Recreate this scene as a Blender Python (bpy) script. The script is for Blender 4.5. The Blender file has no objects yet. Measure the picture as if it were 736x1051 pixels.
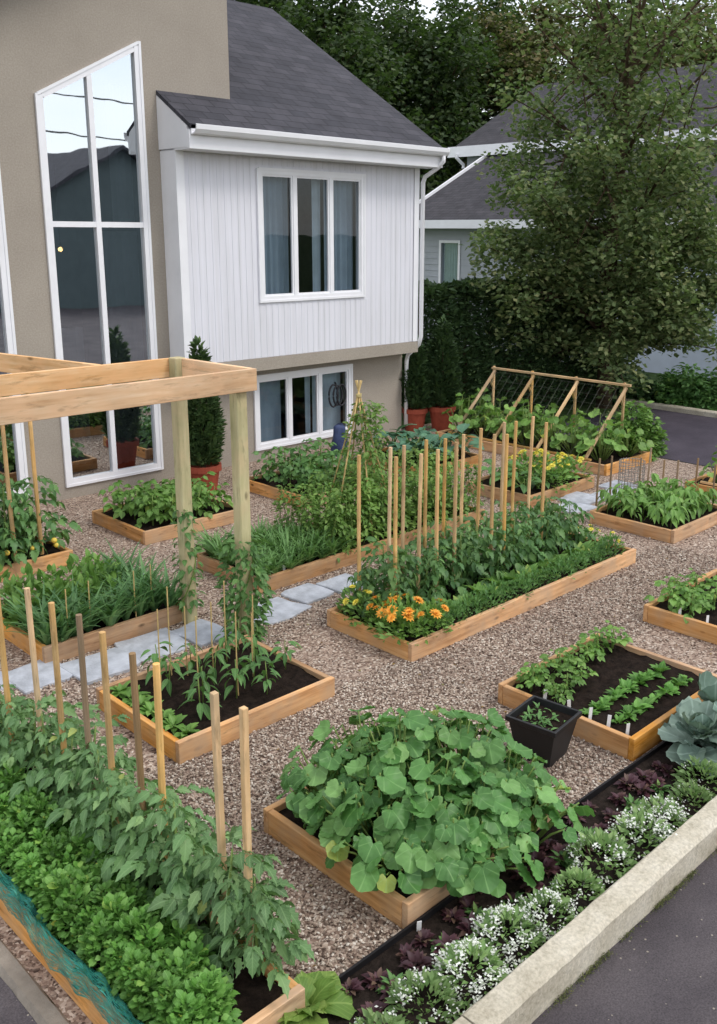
import bpy, bmesh, math, random
import numpy as np
from mathutils import Matrix, Vector
PI = math.pi
random.seed(7)
rng = np.random.default_rng(7)
scene = bpy.context.scene
COL = scene.collection
ORD = ['first', 'second', 'third', 'fourth', 'fifth', 'sixth', 'seventh', 'eighth', 'ninth', 'tenth', 'eleventh', 'twelfth',
       'thirteenth', 'fourteenth', 'fifteenth', 'sixteenth', 'seventeenth', 'eighteenth', 'nineteenth', 'twentieth']

def L(r, g, b):
    f = lambda c: (c / 12.92 if c <= 0.04045 else ((c + 0.055) / 1.055) ** 2.4)
    return (f(r / 255), f(g / 255), f(b / 255), 1)

# ------------------------------------------------------------------ materials
class NT:
    def __init__(s, name):
        s.m = bpy.data.materials.new(name); s.m.use_nodes = True
        s.t = s.m.node_tree; s.t.nodes.clear()
        s.out = s.n('ShaderNodeOutputMaterial')
    def n(s, typ, **kw):
        nd = s.t.nodes.new(typ)
        for k, v in kw.items():
            if k.startswith('i_'):
                nd.inputs[k[2:].replace('_', ' ')].default_value = v
            else:
                setattr(nd, k, v)
        return nd
    def l(s, a, b): s.t.links.new(a, b)
    def ramp(s, fac, stops, interp='LINEAR'):
        r = s.n('ShaderNodeValToRGB'); cr = r.color_ramp; cr.interpolation = interp
        while len(cr.elements) < len(stops): cr.elements.new(0.5)
        for e, (p, c) in zip(cr.elements, stops): e.position = p; e.color = c
        s.l(fac, r.inputs[0]); return r.outputs[0]
    def mix(s, fac, a, b, mode='MIX'):
        m = s.n('ShaderNodeMix', data_type='RGBA', blend_type=mode)
        for v, i in ((fac, 0), (a, 6), (b, 7)):
            if hasattr(v, 'is_output'): s.l(v, m.inputs[i])
            else: m.inputs[i].default_value = v
        return m.outputs[2]
    def noise(s, vec, scale, detail=3, rough=.55):
        n = s.n('ShaderNodeTexNoise'); n.inputs['Scale'].default_value = scale
        n.inputs['Detail'].default_value = detail; n.inputs['Roughness'].default_value = rough
        if vec is not None: s.l(vec, n.inputs['Vector'])
        return n.outputs[0]
    def mapping(s, vec, scale=(1, 1, 1), loc=None):
        m = s.n('ShaderNodeMapping'); m.inputs['Scale'].default_value = scale
        s.l(vec, m.inputs['Vector'])
        if loc is not None: s.l(loc, m.inputs['Location'])
        return m.outputs[0]
    def math(s, op, a, b=None):
        m = s.n('ShaderNodeMath', operation=op)
        for v, i in ((a, 0), (b, 1)):
            if v is None: continue
            if hasattr(v, 'is_output'): s.l(v, m.inputs[i])
            else: m.inputs[i].default_value = v
        return m.outputs[0]
    def bump(s, h, strength=.3, dist=.01):
        b = s.n('ShaderNodeBump'); b.inputs['Strength'].default_value = strength; b.inputs['Distance'].default_value = dist
        s.l(h, b.inputs['Height']); return b.outputs[0]
    def principled(s, color, rough=.6, spec=.4, normal=None):
        p = s.n('ShaderNodeBsdfPrincipled')
        for v, k in ((color, 'Base Color'), (rough, 'Roughness')):
            if hasattr(v, 'is_output'): s.l(v, p.inputs[k])
            else: p.inputs[k].default_value = v
        p.inputs['Specular IOR Level'].default_value = spec
        if normal is not None: s.l(normal, p.inputs['Normal'])
        return p
    def done(s, sh):
        s.l(sh if hasattr(sh, 'is_output') else sh.outputs[0], s.out.inputs[0]); return s.m

def leaf_mat(name, c1, c2, c3=None, trans=.3, rough=.48, spec=.35, objvar=.25, vein=None):
    k = NT(name)
    geo = k.n('ShaderNodeNewGeometry'); oi = k.n('ShaderNodeObjectInfo')
    stops = [(0, c1), (.6, c2)] + ([(.98 if vein else 1, c3)] if c3 else []) + ([(.996, (c3[0] * 1.4, c3[1] * 1.15, c3[2] * .8, 1)), (1, (c3[0] * 2., c3[1] * 1.05, c3[2] * .7, 1))] if vein and c3 else [])
    c = k.ramp(geo.outputs['Random Per Island'], stops)
    hs = k.n('ShaderNodeHueSaturation'); k.l(c, hs.inputs['Color'])
    v = k.math('ADD', k.math('MULTIPLY', oi.outputs['Random'], objvar * 2), 1.12 - objvar); k.l(v, hs.inputs['Value'])
    tc = k.n('ShaderNodeTexCoord')
    c = k.mix(.35, hs.outputs[0], k.mix(k.noise(tc.outputs['Object'], 28, 2), (.25, .25, .25, 1), (1.6, 1.6, 1.5, 1)), 'MULTIPLY')
    nb = None
    if vein:
        at = k.n('ShaderNodeAttribute', attribute_name='leafco'); sx = k.n('ShaderNodeSeparateXYZ'); k.l(at.outputs['Vector'], sx.inputs[0])
        ax = k.math('ABSOLUTE', sx.outputs[0])
        if vein == 'radial':
            th = k.math('ARCTAN2', sx.outputs[0], k.math('SUBTRACT', sx.outputs[1], .13)); w = k.math('ABSOLUTE', k.math('SINE', k.math('MULTIPLY', th, 3.5)))
            line = k.ramp(w, [(.04, (1, 1, 1, 1)), (.22, (0, 0, 0, 1))])
        else:
            q = k.math('SUBTRACT', k.math('MULTIPLY', sx.outputs[1], 8.), k.math('MULTIPLY', ax, 9.)); w = k.math('ABSOLUTE', k.math('SINE', k.math('MULTIPLY', q, PI)))
            line = k.math('MAXIMUM', k.ramp(w, [(.08, (.6, .6, .6, 1)), (.35, (0, 0, 0, 1))]), k.ramp(ax, [(.012, (1, 1, 1, 1)), (.03, (0, 0, 0, 1))]))
        c = k.mix(k.math('MULTIPLY', line, .38), c, tuple(min(1, x * 1.5 + .03) for x in (c3 or c2)[:3]) + (1,))
        nb = k.bump(line, -.5, .004)
    p = k.principled(c, rough, spec, nb)
    t = k.n('ShaderNodeBsdfTranslucent'); k.l(k.mix(.4, c, (.22, .44, .05, 1)), t.inputs[0])
    ms = k.n('ShaderNodeMixShader'); ms.inputs[0].default_value = trans
    k.l(p.outputs[0], ms.inputs[1]); k.l(t.outputs[0], ms.inputs[2])
    return k.done(ms)

def plain(name, c, rough=.6, spec=.3, var=.25, nscale=6, bump=0., bscale=80, metal=0):
    k = NT(name); tc = k.n('ShaderNodeTexCoord')
    n = k.noise(tc.outputs['Object'], nscale, 5, .6)
    d = tuple(x * (1 - var) for x in c[:3]) + (1,); e = tuple(min(1, x * (1 + var)) for x in c[:3]) + (1,)
    col = k.ramp(n, [(.3, d), (.7, e)])
    nb = k.bump(k.noise(tc.outputs['Object'], bscale, 4, .7), bump, .01) if bump else None
    p = k.principled(col, rough, spec, nb); p.inputs['Metallic'].default_value = metal
    return k.done(p)

def wood_mat(name, c_dark, c_mid, c_light, knots=True, grain=26, weather=None):
    k = NT(name); tc = k.n('ShaderNodeTexCoord'); oi = k.n('ShaderNodeObjectInfo')
    off = k.n('ShaderNodeCombineXYZ')
    for i in range(3): k.l(k.math('MULTIPLY', oi.outputs['Random'], 7.3 + 11 * i), off.inputs[i])
    v = k.mapping(tc.outputs['Object'], (1, 1, 1), off.outputs[0])
    v1 = k.mapping(v, (1.6, grain, grain)); n1 = k.noise(v1, 1.0, 6, .65)
    n2 = k.noise(k.mapping(v, (1.2, 3, 3)), 1.5, 3)
    c = k.ramp(n1, [(.25, c_dark), (.5, c_mid), (.75, c_light)])
    c = k.mix(.55, c, k.ramp(n2, [(.3, (.55, .5, .45, 1)), (.7, (1.25, 1.2, 1.15, 1))]), 'MULTIPLY')
    if knots:
        vo = k.n('ShaderNodeTexVoronoi'); vo.inputs['Scale'].default_value = 3.2
        k.l(k.mapping(v, (1, 2.2, 2.2)), vo.inputs['Vector'])
        kn = k.ramp(vo.outputs['Distance'], [(.05, (1, 1, 1, 1)), (.13, (0, 0, 0, 1))])
        c = k.mix(kn, c, tuple(x * .35 for x in c_dark[:3]) + (1,))
    if weather:
        c = k.mix(k.ramp(k.noise(v, 5, 4), [(.42, (0, 0, 0, 1)), (.72, (.9, .9, .9, 1))]), c, weather)
        c = k.mix(k.ramp(k.noise(k.mapping(v, (1.5, 9, 9)), 2.3, 5, .7), [(.56, (0, 0, 0, 1)), (.68, (.55, .55, .55, 1))]), c, tuple(x * .45 for x in c_dark[:3]) + (1,))
    hs = k.n('ShaderNodeHueSaturation'); k.l(c, hs.inputs['Color'])
    k.l(k.math('ADD', k.math('MULTIPLY', oi.outputs['Random'], .4), .82), hs.inputs['Value']); k.l(k.math('ADD', k.math('MULTIPLY', k.math('FRACT', k.math('MULTIPLY', oi.outputs['Random'], 37.)), .35), .85), hs.inputs['Saturation'])
    return k.done(k.principled(hs.outputs[0], .72, .25, k.bump(n1, .35, .004)))

M = {}
M['bed_wood'] = wood_mat('cedar board', L(164, 114, 70), L(208, 160, 110), L(230, 190, 142), weather=L(182, 150, 118))
M['stake_wood'] = wood_mat('stake wood', L(190, 150, 100), L(216, 180, 132), L(232, 202, 160), knots=False, weather=L(176, 150, 112))
M['grey_stake'] = wood_mat('weathered stake wood', L(120, 100, 76), L(146, 124, 98), L(168, 148, 122), knots=False)
M['new_pine'] = wood_mat('new pine beam', L(206, 164, 122), L(230, 196, 160), L(243, 218, 188), weather=L(228, 186, 148))
M['treated'] = wood_mat('green treated post', L(150, 146, 104), L(184, 178, 136), L(206, 198, 160), grain=18, weather=L(196, 176, 136))
M['bark'] = plain('bark', L(88, 74, 60), .9, .1, .45, 9, .8, 40)
M['soil'] = plain('dark soil', (.018, .012, .009, 1), .95, .1, .6, 25, .9, 90)
M['mulch'] = plain('strip soil', (.022, .016, .013, 1), .95, .1, .6, 25, .9, 70)
M['white_paint'] = plain('white trim', (.84, .84, .87, 1), .4, .4, .04, 3)
M['siding0'] = plain('white siding', (.71, .71, .77, 1), .5, .3, .04, 2)
def mk_siding():
    k = NT('white ribbed siding'); tc = k.n('ShaderNodeTexCoord'); v = tc.outputs['Object']
    c = k.ramp(k.noise(k.mapping(v, (9, 9, .35)), 1.5, 5, .65), [(.3, (.67, .67, .71, 1)), (.55, (.76, .76, .82, 1)), (.8, (.79, .79, .85, 1))])
    c = k.mix(.3, c, k.ramp(k.noise(v, .8, 4), [(.3, (.86, .85, .83, 1)), (.7, (1.04, 1.04, 1.05, 1))]), 'MULTIPLY'); return k.done(k.principled(c, .5, .3))
M['siding'] = mk_siding()
M['grey_siding'] = plain('grey siding', L(168, 172, 178), .55, .3, .06, 2)
M['street_wall'] = plain('dark green grey siding', L(88, 100, 102), .6, .3, .08, 2)
M['pale_wall'] = plain('pale blue wall', L(196, 204, 220), .6, .3, .08, 2)
M['curtain'] = plain('curtain fabric', L(188, 198, 208), .9, .1, .1, 4)
M['blind'] = plain('blind fabric', L(150, 162, 176), .9, .1, .08, 4)
M['interior'] = plain('room interior', L(104, 110, 114), .9, .1, .3, 2)
def mk_concrete():
    k = NT('kerb concrete'); tc = k.n('ShaderNodeTexCoord'); v = tc.outputs['Object']
    c = k.ramp(k.noise(v, 3.5, 6, .65), [(.28, L(166, 157, 138)), (.5, L(194, 186, 168)), (.72, L(212, 205, 190))])
    c = k.mix(.6, c, k.ramp(k.noise(v, 70, 3), [(.3, (.6, .6, .58, 1)), (.65, (1.15, 1.15, 1.15, 1))]), 'MULTIPLY')
    st = k.ramp(k.noise(k.mapping(v, (1, 1, .35)), 14, 5, .7), [(.6, (0, 0, 0, 1)), (.76, (.5, .5, .5, 1))]); c = k.mix(st, c, L(96, 92, 74))
    vo = k.n('ShaderNodeTexVoronoi', feature='DISTANCE_TO_EDGE'); vo.inputs['Scale'].default_value = .9
    nz = k.n('ShaderNodeTexNoise'); nz.inputs['Scale'].default_value = 5; k.l(v, nz.inputs['Vector']); k.l(k.mix(.12, v, nz.outputs['Color']), vo.inputs['Vector'])
    cr = k.ramp(vo.outputs['Distance'], [(.002, (1, 1, 1, 1)), (.006, (0, 0, 0, 1))]); c = k.mix(k.math('MULTIPLY', cr, .0), c, L(70, 66, 58))
    return k.done(k.principled(c, .92, .2, k.bump(k.noise(v, 55, 5, .75), .7, .008)))
M['concrete'] = mk_concrete()
M['old_kerb'] = plain('stained kerb', L(126, 118, 108), .9, .2, .5, 3, .6, 60)
M['terracotta'] = plain('terracotta', L(150, 74, 56), .8, .2, .2, 8, .2, 40)
M['black_plastic'] = plain('black plastic', L(30, 30, 32), .45, .4, .2, 9)
M['tag_white'] = plain('white plastic tag', (.8, .8, .8, 1), .5, .3, .03, 9)
M['dark_rubber'] = plain('dark rubber', L(40, 40, 46), .5, .4, .2, 9)
M['blue_cloth'] = plain('blue plastic', L(54, 66, 100), .6, .3, .3, 14, .3, 30)
M['string'] = plain('twine', L(196, 180, 130), .9, .1, .2, 20)
M['bamboo'] = plain('bamboo', L(190, 164, 110), .6, .3, .25, 14)
M['netstring'] = plain('grey net string', L(96, 98, 90), .8, .1, .1, 14)
M['metal_mesh'] = plain('grey wire', L(140, 136, 130), .6, .4, .2, 14)
M['cable'] = plain('black cable', L(30, 30, 30), .7, .2, .1, 3)
M['stem'] = plain('green stem', L(110, 132, 66), .6, .3, .2, 12)

def mk_stucco():
    k = NT('taupe stucco'); tc = k.n('ShaderNodeTexCoord'); v = tc.outputs['Object']
    c = k.mix(.5, k.ramp(k.noise(v, 1.3, 5), [(.3, L(152, 143, 132)), (.7, L(172, 163, 151))]),
              k.ramp(k.noise(v, 60, 3), [(.35, L(146, 137, 127)), (.7, L(178, 169, 157))]))
    return k.done(k.principled(c, .92, .15, k.bump(k.noise(v, 120, 4, .7), .5, .006)))
M['stucco'] = mk_stucco()

def mk_shingle(name, c1, c2):
    k = NT(name); tc = k.n('ShaderNodeTexCoord')
    b = k.n('ShaderNodeTexBrick'); b.offset = .5; k.l(tc.outputs['UV'], b.inputs['Vector'])
    b.inputs['Scale'].default_value = 1; b.inputs['Brick Width'].default_value = .3; b.inputs['Row Height'].default_value = .14
    b.inputs['Mortar Size'].default_value = .006; b.inputs['Color1'].default_value = c1; b.inputs['Color2'].default_value = c2
    b.inputs['Mortar'].default_value = tuple(x * .58 for x in c1[:3]) + (1,)
    n = k.noise(tc.outputs['UV'], 3, 5); c = k.mix(.4, b.outputs[0], k.ramp(n, [(.3, (.5, .5, .5, 1)), (.7, (1.5, 1.5, 1.5, 1))]), 'MULTIPLY')
    c = k.mix(.5, c, k.ramp(k.noise(tc.outputs['UV'], 160, 2), [(.3, (.4, .4, .4, 1)), (.7, (1.6, 1.6, 1.6, 1))]), 'MULTIPLY')
    return k.done(k.principled(c, .9, .2, k.bump(b.outputs['Fac'], -.5, .006)))
M['shingle'] = mk_shingle('dark shingles', L(64, 64, 70), L(76, 75, 81))
M['shingle2'] = mk_shingle('brown grey shingles', L(62, 61, 65), L(73, 71, 75))

def mk_glass(name, base, k_):
    k = NT(name)
    tr = k.n('ShaderNodeBsdfTransparent'); tr.inputs[0].default_value = (.72, .78, .8, 1)
    gl = k.n('ShaderNodeBsdfGlossy'); gl.inputs['Roughness'].default_value = .012; gl.inputs[0].default_value = (.9, .96, 1, 1)
    tc = k.n('ShaderNodeTexCoord')
    k.l(k.bump(k.noise(tc.outputs['Object'], 1.4, 2), .06, .02), gl.inputs['Normal'])
    lw = k.n('ShaderNodeLayerWeight'); lw.inputs[0].default_value = .35
    f = k.math('ADD', k.math('MULTIPLY', lw.outputs['Fresnel'], k_), base)
    ms = k.n('ShaderNodeMixShader'); k.l(f, ms.inputs[0]); k.l(tr.outputs[0], ms.inputs[1]); k.l(gl.outputs[0], ms.inputs[2])
    return k.done(ms)
M['glass'] = mk_glass('window glass', .03, .3)
M['glass_tall'] = mk_glass('reflective window glass', .64, .6)

def mk_gravel():
    k = NT('gravel'); tc = k.n('ShaderNodeTexCoord'); v = tc.outputs['Object']
    cols = []; hs = []
    for sc in (58, 83):
        vo = k.n('ShaderNodeTexVoronoi'); vo.inputs['Scale'].default_value = sc; k.l(v, vo.inputs['Vector'])
        sep = k.n('ShaderNodeSeparateColor'); k.l(vo.outputs['Color'], sep.inputs[0])
        cols.append(k.ramp(sep.outputs[0], [(0, L(70, 56, 50)), (.3, L(122, 102, 90)), (.55, L(152, 132, 118)), (.8, L(178, 160, 144)), (1, L(210, 198, 184))]))
        hs.append(vo.outputs['Distance'])
    n = k.noise(v, 9, 3)
    c = k.mix(k.ramp(n, [(.4, (0, 0, 0, 1)), (.6, (1, 1, 1, 1))]), cols[0], cols[1])
    c = k.mix(.35, c, k.ramp(k.noise(v, 1.1, 4), [(.3, (.6, .57, .55, 1)), (.7, (1.2, 1.15, 1.12, 1))]), 'MULTIPLY')
    return k.done(k.principled(c, .85, .2, k.bump(hs[0], -1.0, .012)))
M['gravel'] = mk_gravel()
def mk_pebble():
    k = NT('pebbles'); g = k.n('ShaderNodeNewGeometry')
    c = k.ramp(g.outputs['Random Per Island'], [(0, L(72, 58, 50)), (.2, L(122, 104, 92)), (.5, L(158, 140, 126)), (.75, L(184, 168, 152)), (1, L(218, 210, 198))])
    tc = k.n('ShaderNodeTexCoord'); c = k.mix(.55, c, k.ramp(k.noise(tc.outputs['Object'], .9, 5, .65), [(.32, (.66, .64, .62, 1)), (.6, (1.2, 1.19, 1.18, 1))]), 'MULTIPLY')
    return k.done(k.principled(c, .8, .25))
M['pebble'] = mk_pebble()
def mk_asphalt(name, c1, c2, speck):
    k = NT(name); tc = k.n('ShaderNodeTexCoord'); v = tc.outputs['Object']
    c = k.ramp(k.noise(v, 1.6, 6, .6), [(.3, c1), (.7, c2)])
    c = k.mix(.6, c, k.ramp(k.noise(v, 130, 2), [(.3, (.45, .45, .45, 1)), (.7, (1.6, 1.6, 1.6, 1))]), 'MULTIPLY')
    vo = k.n('ShaderNodeTexVoronoi'); vo.inputs['Scale'].default_value = 34; k.l(v, vo.inputs['Vector'])
    sep = k.n('ShaderNodeSeparateColor'); k.l(vo.outputs['Color'], sep.inputs[0])
    m = k.math('MULTIPLY', k.math('LESS_THAN', vo.outputs['Distance'], .17), k.math('GREATER_THAN', sep.outputs[0], .86))
    c = k.mix(m, c, speck)
    c = k.mix(.5, c, k.ramp(k.noise(v, .5, 6, .7), [(.35, (.72, .72, .74, 1)), (.65, (1.2, 1.18, 1.15, 1))]), 'MULTIPLY')
    return k.done(k.principled(c, .85, .3, k.bump(k.noise(v, 180, 3), .7, .008)))
M['asphalt'] = mk_asphalt('asphalt', L(66, 61, 65), L(92, 86, 88), L(150, 142, 130))
M['drive'] = mk_asphalt('driveway asphalt', L(62, 56, 66), L(80, 74, 84), L(100, 96, 100))
M['grass'] = plain('lawn', (.05, .085, .025, 1), .9, .1, .5, 3, .6, 60)
M['flag'] = plain('bluestone', L(174, 178, 186), .85, .25, .24, 9, .5, 34)
M['edging'] = plain('black edging', L(26, 24, 26), .6, .3, .2, 9)
def mk_net():
    k = NT('green garden netting'); tc = k.n('ShaderNodeTexCoord')
    n = k.noise(k.mapping(tc.outputs['UV'], (5, 34, 1)), 1, 5, .75)
    c = k.ramp(n, [(.3, L(10, 70, 64)), (.55, L(34, 128, 112)), (.72, L(110, 190, 168))])
    p = k.principled(c, .5, .4, k.bump(n, .8, .01)); t = k.n('ShaderNodeBsdfTransparent')
    ms = k.n('ShaderNodeMixShader'); k.l(k.ramp(k.noise(k.mapping(tc.outputs['UV'], (24, 60, 1)), 1, 3), [(.45, (0, 0, 0, 1)), (.6, (.85, .85, .85, 1))]), ms.inputs[0])
    k.l(p.outputs[0], ms.inputs[1]); k.l(t.outputs[0], ms.inputs[2]); return k.done(ms)
M['net'] = mk_net()

G = lambda r, g, b, s=1.: (r * s, g * s, b * s, 1)
M['lf_squash'] = leaf_mat('squash leaves', G(.062, .165, .042), G(.105, .25, .066), G(.185, .345, .108), trans=.24, rough=.46, vein='radial')
M['lf_tomato'] = leaf_mat('tomato leaves', G(.085, .175, .065), G(.135, .25, .095), G(.205, .33, .13), trans=.27, vein='pinnate')
M['lf_tomato_dark'] = leaf_mat('dark tomato leaves', G(.06, .14, .048), G(.105, .215, .068), G(.175, .30, .095), trans=.26)
M['lf_lettuce'] = leaf_mat('lettuce leaves', G(.085, .22, .04), G(.14, .315, .06), G(.215, .41, .10), trans=.32, vein='pinnate')
M['lf_bright'] = leaf_mat('bright green leaves', G(.09, .20, .04), G(.15, .29, .06), G(.22, .36, .09), trans=.3, vein='pinnate')
M['lf_mid'] = leaf_mat('mid green leaves', G(.058, .145, .042), G(.10, .22, .06), G(.155, .285, .09), trans=.28, vein='pinnate')
M['lf_dark'] = leaf_mat('dark leaves', G(.02, .055, .02), G(.038, .085, .028), G(.065, .12, .04), trans=.2)
M['lf_moss'] = leaf_mat('moss', G(.06, .075, .025), G(.10, .11, .04), G(.15, .15, .06), trans=.1, rough=.8)
M['lf_pea'] = leaf_mat('pea leaves', G(.11, .215, .045), G(.17, .30, .065), G(.26, .39, .10), trans=.32)
M['lf_onion'] = leaf_mat('onion blades', G(.075, .175, .07), G(.125, .26, .10), G(.19, .34, .13), trans=.3)
M['lf_lime'] = leaf_mat('lime leaves', G(.16, .30, .06), G(.24, .38, .08), G(.34, .46, .12), trans=.35, vein='pinnate')
M['lf_blue'] = leaf_mat('blue green leaves', G(.13, .20, .165), G(.19, .27, .22), G(.26, .34, .285), trans=.12, rough=.62, spec=.2, vein='radial')
M['lf_teal'] = leaf_mat('broccoli leaves', G(.055, .14, .085), G(.085, .19, .115), G(.13, .24, .14), trans=.15, vein='pinnate')
M['lf_purple'] = leaf_mat('burgundy leaves', G(.045, .016, .024), G(.085, .030, .042), G(.12, .075, .05), trans=.15)
M['lf_cedar'] = leaf_mat('cedar scales', G(.030, .060, .020), G(.050, .09, .030), G(.085, .13, .045), trans=.12, rough=.7)
M['lf_hedge'] = leaf_mat('hedge sprays', G(.022, .050, .018), G(.040, .078, .026), G(.062, .108, .038), trans=.1, rough=.7)
M['lf_tree'] = leaf_mat('tree leaves', G(.075, .11, .045), G(.125, .17, .065), G(.205, .215, .095), trans=.28, rough=.6)
M['lf_alyssum'] = leaf_mat('alyssum leaves', G(.135, .23, .08), G(.205, .32, .115), G(.30, .41, .17), trans=.3)
M['lf_wood'] = leaf_mat('far tree leaves', G(.022, .045, .015), G(.042, .072, .024), G(.075, .105, .036), trans=.2, rough=.7)
M['lf_wood_warm'] = leaf_mat('olive far leaves', G(.055, .06, .024), G(.095, .09, .034), G(.17, .12, .055), trans=.2, rough=.7)
M['pet_white'] = leaf_mat('white petals', (.62, .64, .58, 1), (.75, .77, .72, 1), (.85, .85, .82, 1), trans=.2, objvar=.06)
M['pet_orange'] = leaf_mat('orange petals', L(222, 138, 40), L(238, 166, 62), L(248, 196, 96), trans=.2, objvar=.1)
M['pet_yellow'] = leaf_mat('yellow petals', L(220, 200, 60), L(238, 222, 96), L(246, 236, 130), trans=.2, objvar=.1)
M['fr_yellow'] = plain('yellow fruit', L(220, 190, 80), .4, .4, .15, 9)

# ------------------------------------------------------------------ mesh helpers
class MB:
    def __init__(s): s.V = []; s.A = []; s.F3 = []; s.F4 = []; s.n = 0; s.poly = []
    def add(s, V, F, A=None):
        V = np.asarray(V, float)
        if A is not None: s.A.append((s.n, A))
        for f in (F if isinstance(F, (list, tuple)) and len(F) and isinstance(F[0], np.ndarray) and F[0].ndim == 2 else [np.asarray(F)]):
            if f.size == 0: continue
            (s.F3 if f.shape[1] == 3 else s.F4).append(f + s.n)
        s.V.append(V); s.n += len(V); return s
    def inst(s, tpl, R, sc, t):
        V, Fs = tpl[:2]; k = len(t)
        sc = np.asarray(sc, float); sc = sc.reshape(k, 1, -1)
        W = np.einsum('kij,knj->kni', R, V[None] * sc) + np.asarray(t)[:, None, :]
        off = (np.arange(k) * len(V))[:, None, None]
        return s.add(W.reshape(-1, 3), [(f[None] + off).reshape(-1, f.shape[1]) for f in Fs], np.tile(tpl[2] if len(tpl) > 2 else V, (k, 1)))
    def box(s, x0, x1, y0, y1, z0, z1):
        V = [(x, y, z) for x in (x0, x1) for y in (y0, y1) for z in (z0, z1)]
        return s.add(V, np.array([(0, 1, 3, 2), (4, 6, 7, 5), (0, 4, 5, 1), (2, 3, 7, 6), (0, 2, 6, 4), (1, 5, 7, 3)]))
    def tube(s, pts, rad, n=6, cap=True):
        pts = np.asarray(pts, float); k = len(pts); rad = np.broadcast_to(rad, (k,)).astype(float)
        T = np.gradient(pts, axis=0); T /= np.linalg.norm(T, axis=1)[:, None] + 1e-9
        ref = np.array([0, 0, 1.]) if abs(T[:, 2]).mean() < .8 else np.array([1., 0, 0])
        A = np.cross(T, ref); A /= np.linalg.norm(A, axis=1)[:, None] + 1e-9; B = np.cross(T, A)
        th = np.linspace(0, 2 * PI, n, endpoint=False)
        V = pts[:, None, :] + rad[:, None, None] * (np.cos(th)[None, :, None] * A[:, None] + np.sin(th)[None, :, None] * B[:, None])
        i, j = np.meshgrid(np.arange(k - 1), np.arange(n), indexing='ij'); j2 = (j + 1) % n
        F = np.stack([i * n + j, (i + 1) * n + j, (i + 1) * n + j2, i * n + j2], -1).reshape(-1, 4)
        Fs = [F]; V = V.reshape(-1, 3)
        if cap:
            V = np.vstack([V, pts[:1], pts[-1:]]); c0 = k * n; jj = np.arange(n); j3 = (jj + 1) % n
            Fs.append(np.stack([np.full(n, c0), jj, j3], -1)); Fs.append(np.stack([np.full(n, c0 + 1), (k - 1) * n + j3, (k - 1) * n + jj], -1))
        return s.add(V, Fs)
    def poly_prism(s, P2, fn0, fn1):
        # polygon given as a list of 2D points; fn0/fn1 map them to the two faces
        n = len(P2); V = [fn0(p) for p in P2] + [fn1(p) for p in P2]
        s.V.append(np.asarray(V, float)); b = s.n; s.n += 2 * n
        s.poly.append([b + i for i in range(n)]); s.poly.append([b + n + i for i in range(n - 1, -1, -1)])
        s.F4.append(np.array([(i, n + i, n + (i + 1) % n, (i + 1) % n) for i in range(n)]) + b); return s
    def mesh(s, name, smooth=False):
        me = bpy.data.meshes.new(name); V = np.vstack(s.V)
        idx = []; tot = []
        for f in s.F3: idx.append(f.reshape(-1)); tot.append(np.full(len(f), 3))
        for f in s.F4: idx.append(f.reshape(-1)); tot.append(np.full(len(f), 4))
        for p in s.poly: idx.append(np.array(p)); tot.append(np.array([len(p)]))
        idx = np.concatenate(idx).astype(np.int32); tot = np.concatenate(tot).astype(np.int32)
        st = np.concatenate([[0], np.cumsum(tot)[:-1]]).astype(np.int32)
        me.vertices.add(len(V)); me.vertices.foreach_set('co', V.astype(np.float32).ravel())
        me.loops.add(len(idx)); me.loops.foreach_set('vertex_index', idx)
        me.polygons.add(len(tot)); me.polygons.foreach_set('loop_start', st); me.polygons.foreach_set('loop_total', tot)
        me.polygons.foreach_set('use_smooth', np.full(len(tot), smooth)); me.update(calc_edges=True); me.validate()
        if s.A and len(me.vertices) == len(V):
            co = np.zeros((len(V), 3), np.float32)
            for (a, C) in s.A: co[a:a + len(C)] = C
            me.attributes.new('leafco', 'FLOAT_VECTOR', 'POINT').data.foreach_set('vector', co.ravel())
        return me
    def build(s, name, mat, parent=None, smooth=False, fix=True, bevel=0):
        me = s.mesh(name, smooth)
        if fix or bevel:
            bm = bmesh.new(); bm.from_mesh(me)
            if fix: bmesh.ops.recalc_face_normals(bm, faces=bm.faces)
            if bevel: bmesh.ops.bevel(bm, geom=bm.edges[:], offset=bevel, segments=1, affect='EDGES')
            bm.to_mesh(me); bm.free()
        return link(name, me, mat, parent)

def link(name, me, mat, parent=None):
    if mat is not None and not me.materials: me.materials.append(mat)
    o = bpy.data.objects.new(name, me); COL.objects.link(o)
    if parent is not None: o.parent = parent
    return o
def tag(o, label, cat, group=None):
    o['label'] = label; o['category'] = cat
    if group: o['group'] = group
    return o
def empty(name, loc, rz=0):
    o = bpy.data.objects.new(name, None); COL.objects.link(o); o.location = loc; o.rotation_euler = (0, 0, rz)
    o.empty_display_size = .1; return o
def struct(o, kind='structure'): o['kind'] = kind; return o

def make(name, parts, loc, rz=0, sc=1., label='', cat='', group=None, tilt=(0, 0)):
    """parts: list of (part_name, mesh, material); shares the mesh data between copies"""
    s = (sc, sc, sc) if np.isscalar(sc) else sc
    if len(parts) == 1: root = link(name, parts[0][1], parts[0][2])
    else:
        root = empty(name, loc)
        for pn, me, mt in parts: link(pn, me, mt, root)
    root.location = loc; root.rotation_euler = (tilt[0], tilt[1], rz); root.scale = s
    return tag(root, label, cat, group)

def rot(az, el, roll=0.):
    az, el, roll = np.broadcast_arrays(np.asarray(az, float), np.asarray(el, float), np.asarray(roll, float))
    d = np.stack([np.cos(el) * np.cos(az), np.cos(el) * np.sin(az), np.sin(el)], -1)
    x = np.stack([np.sin(az), -np.cos(az), np.zeros_like(az)], -1); n = np.cross(x, d)
    c, s = np.cos(roll)[:, None], np.sin(roll)[:, None]
    return np.stack([x * c + n * s, d, n * c - x * s], -1)

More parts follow.
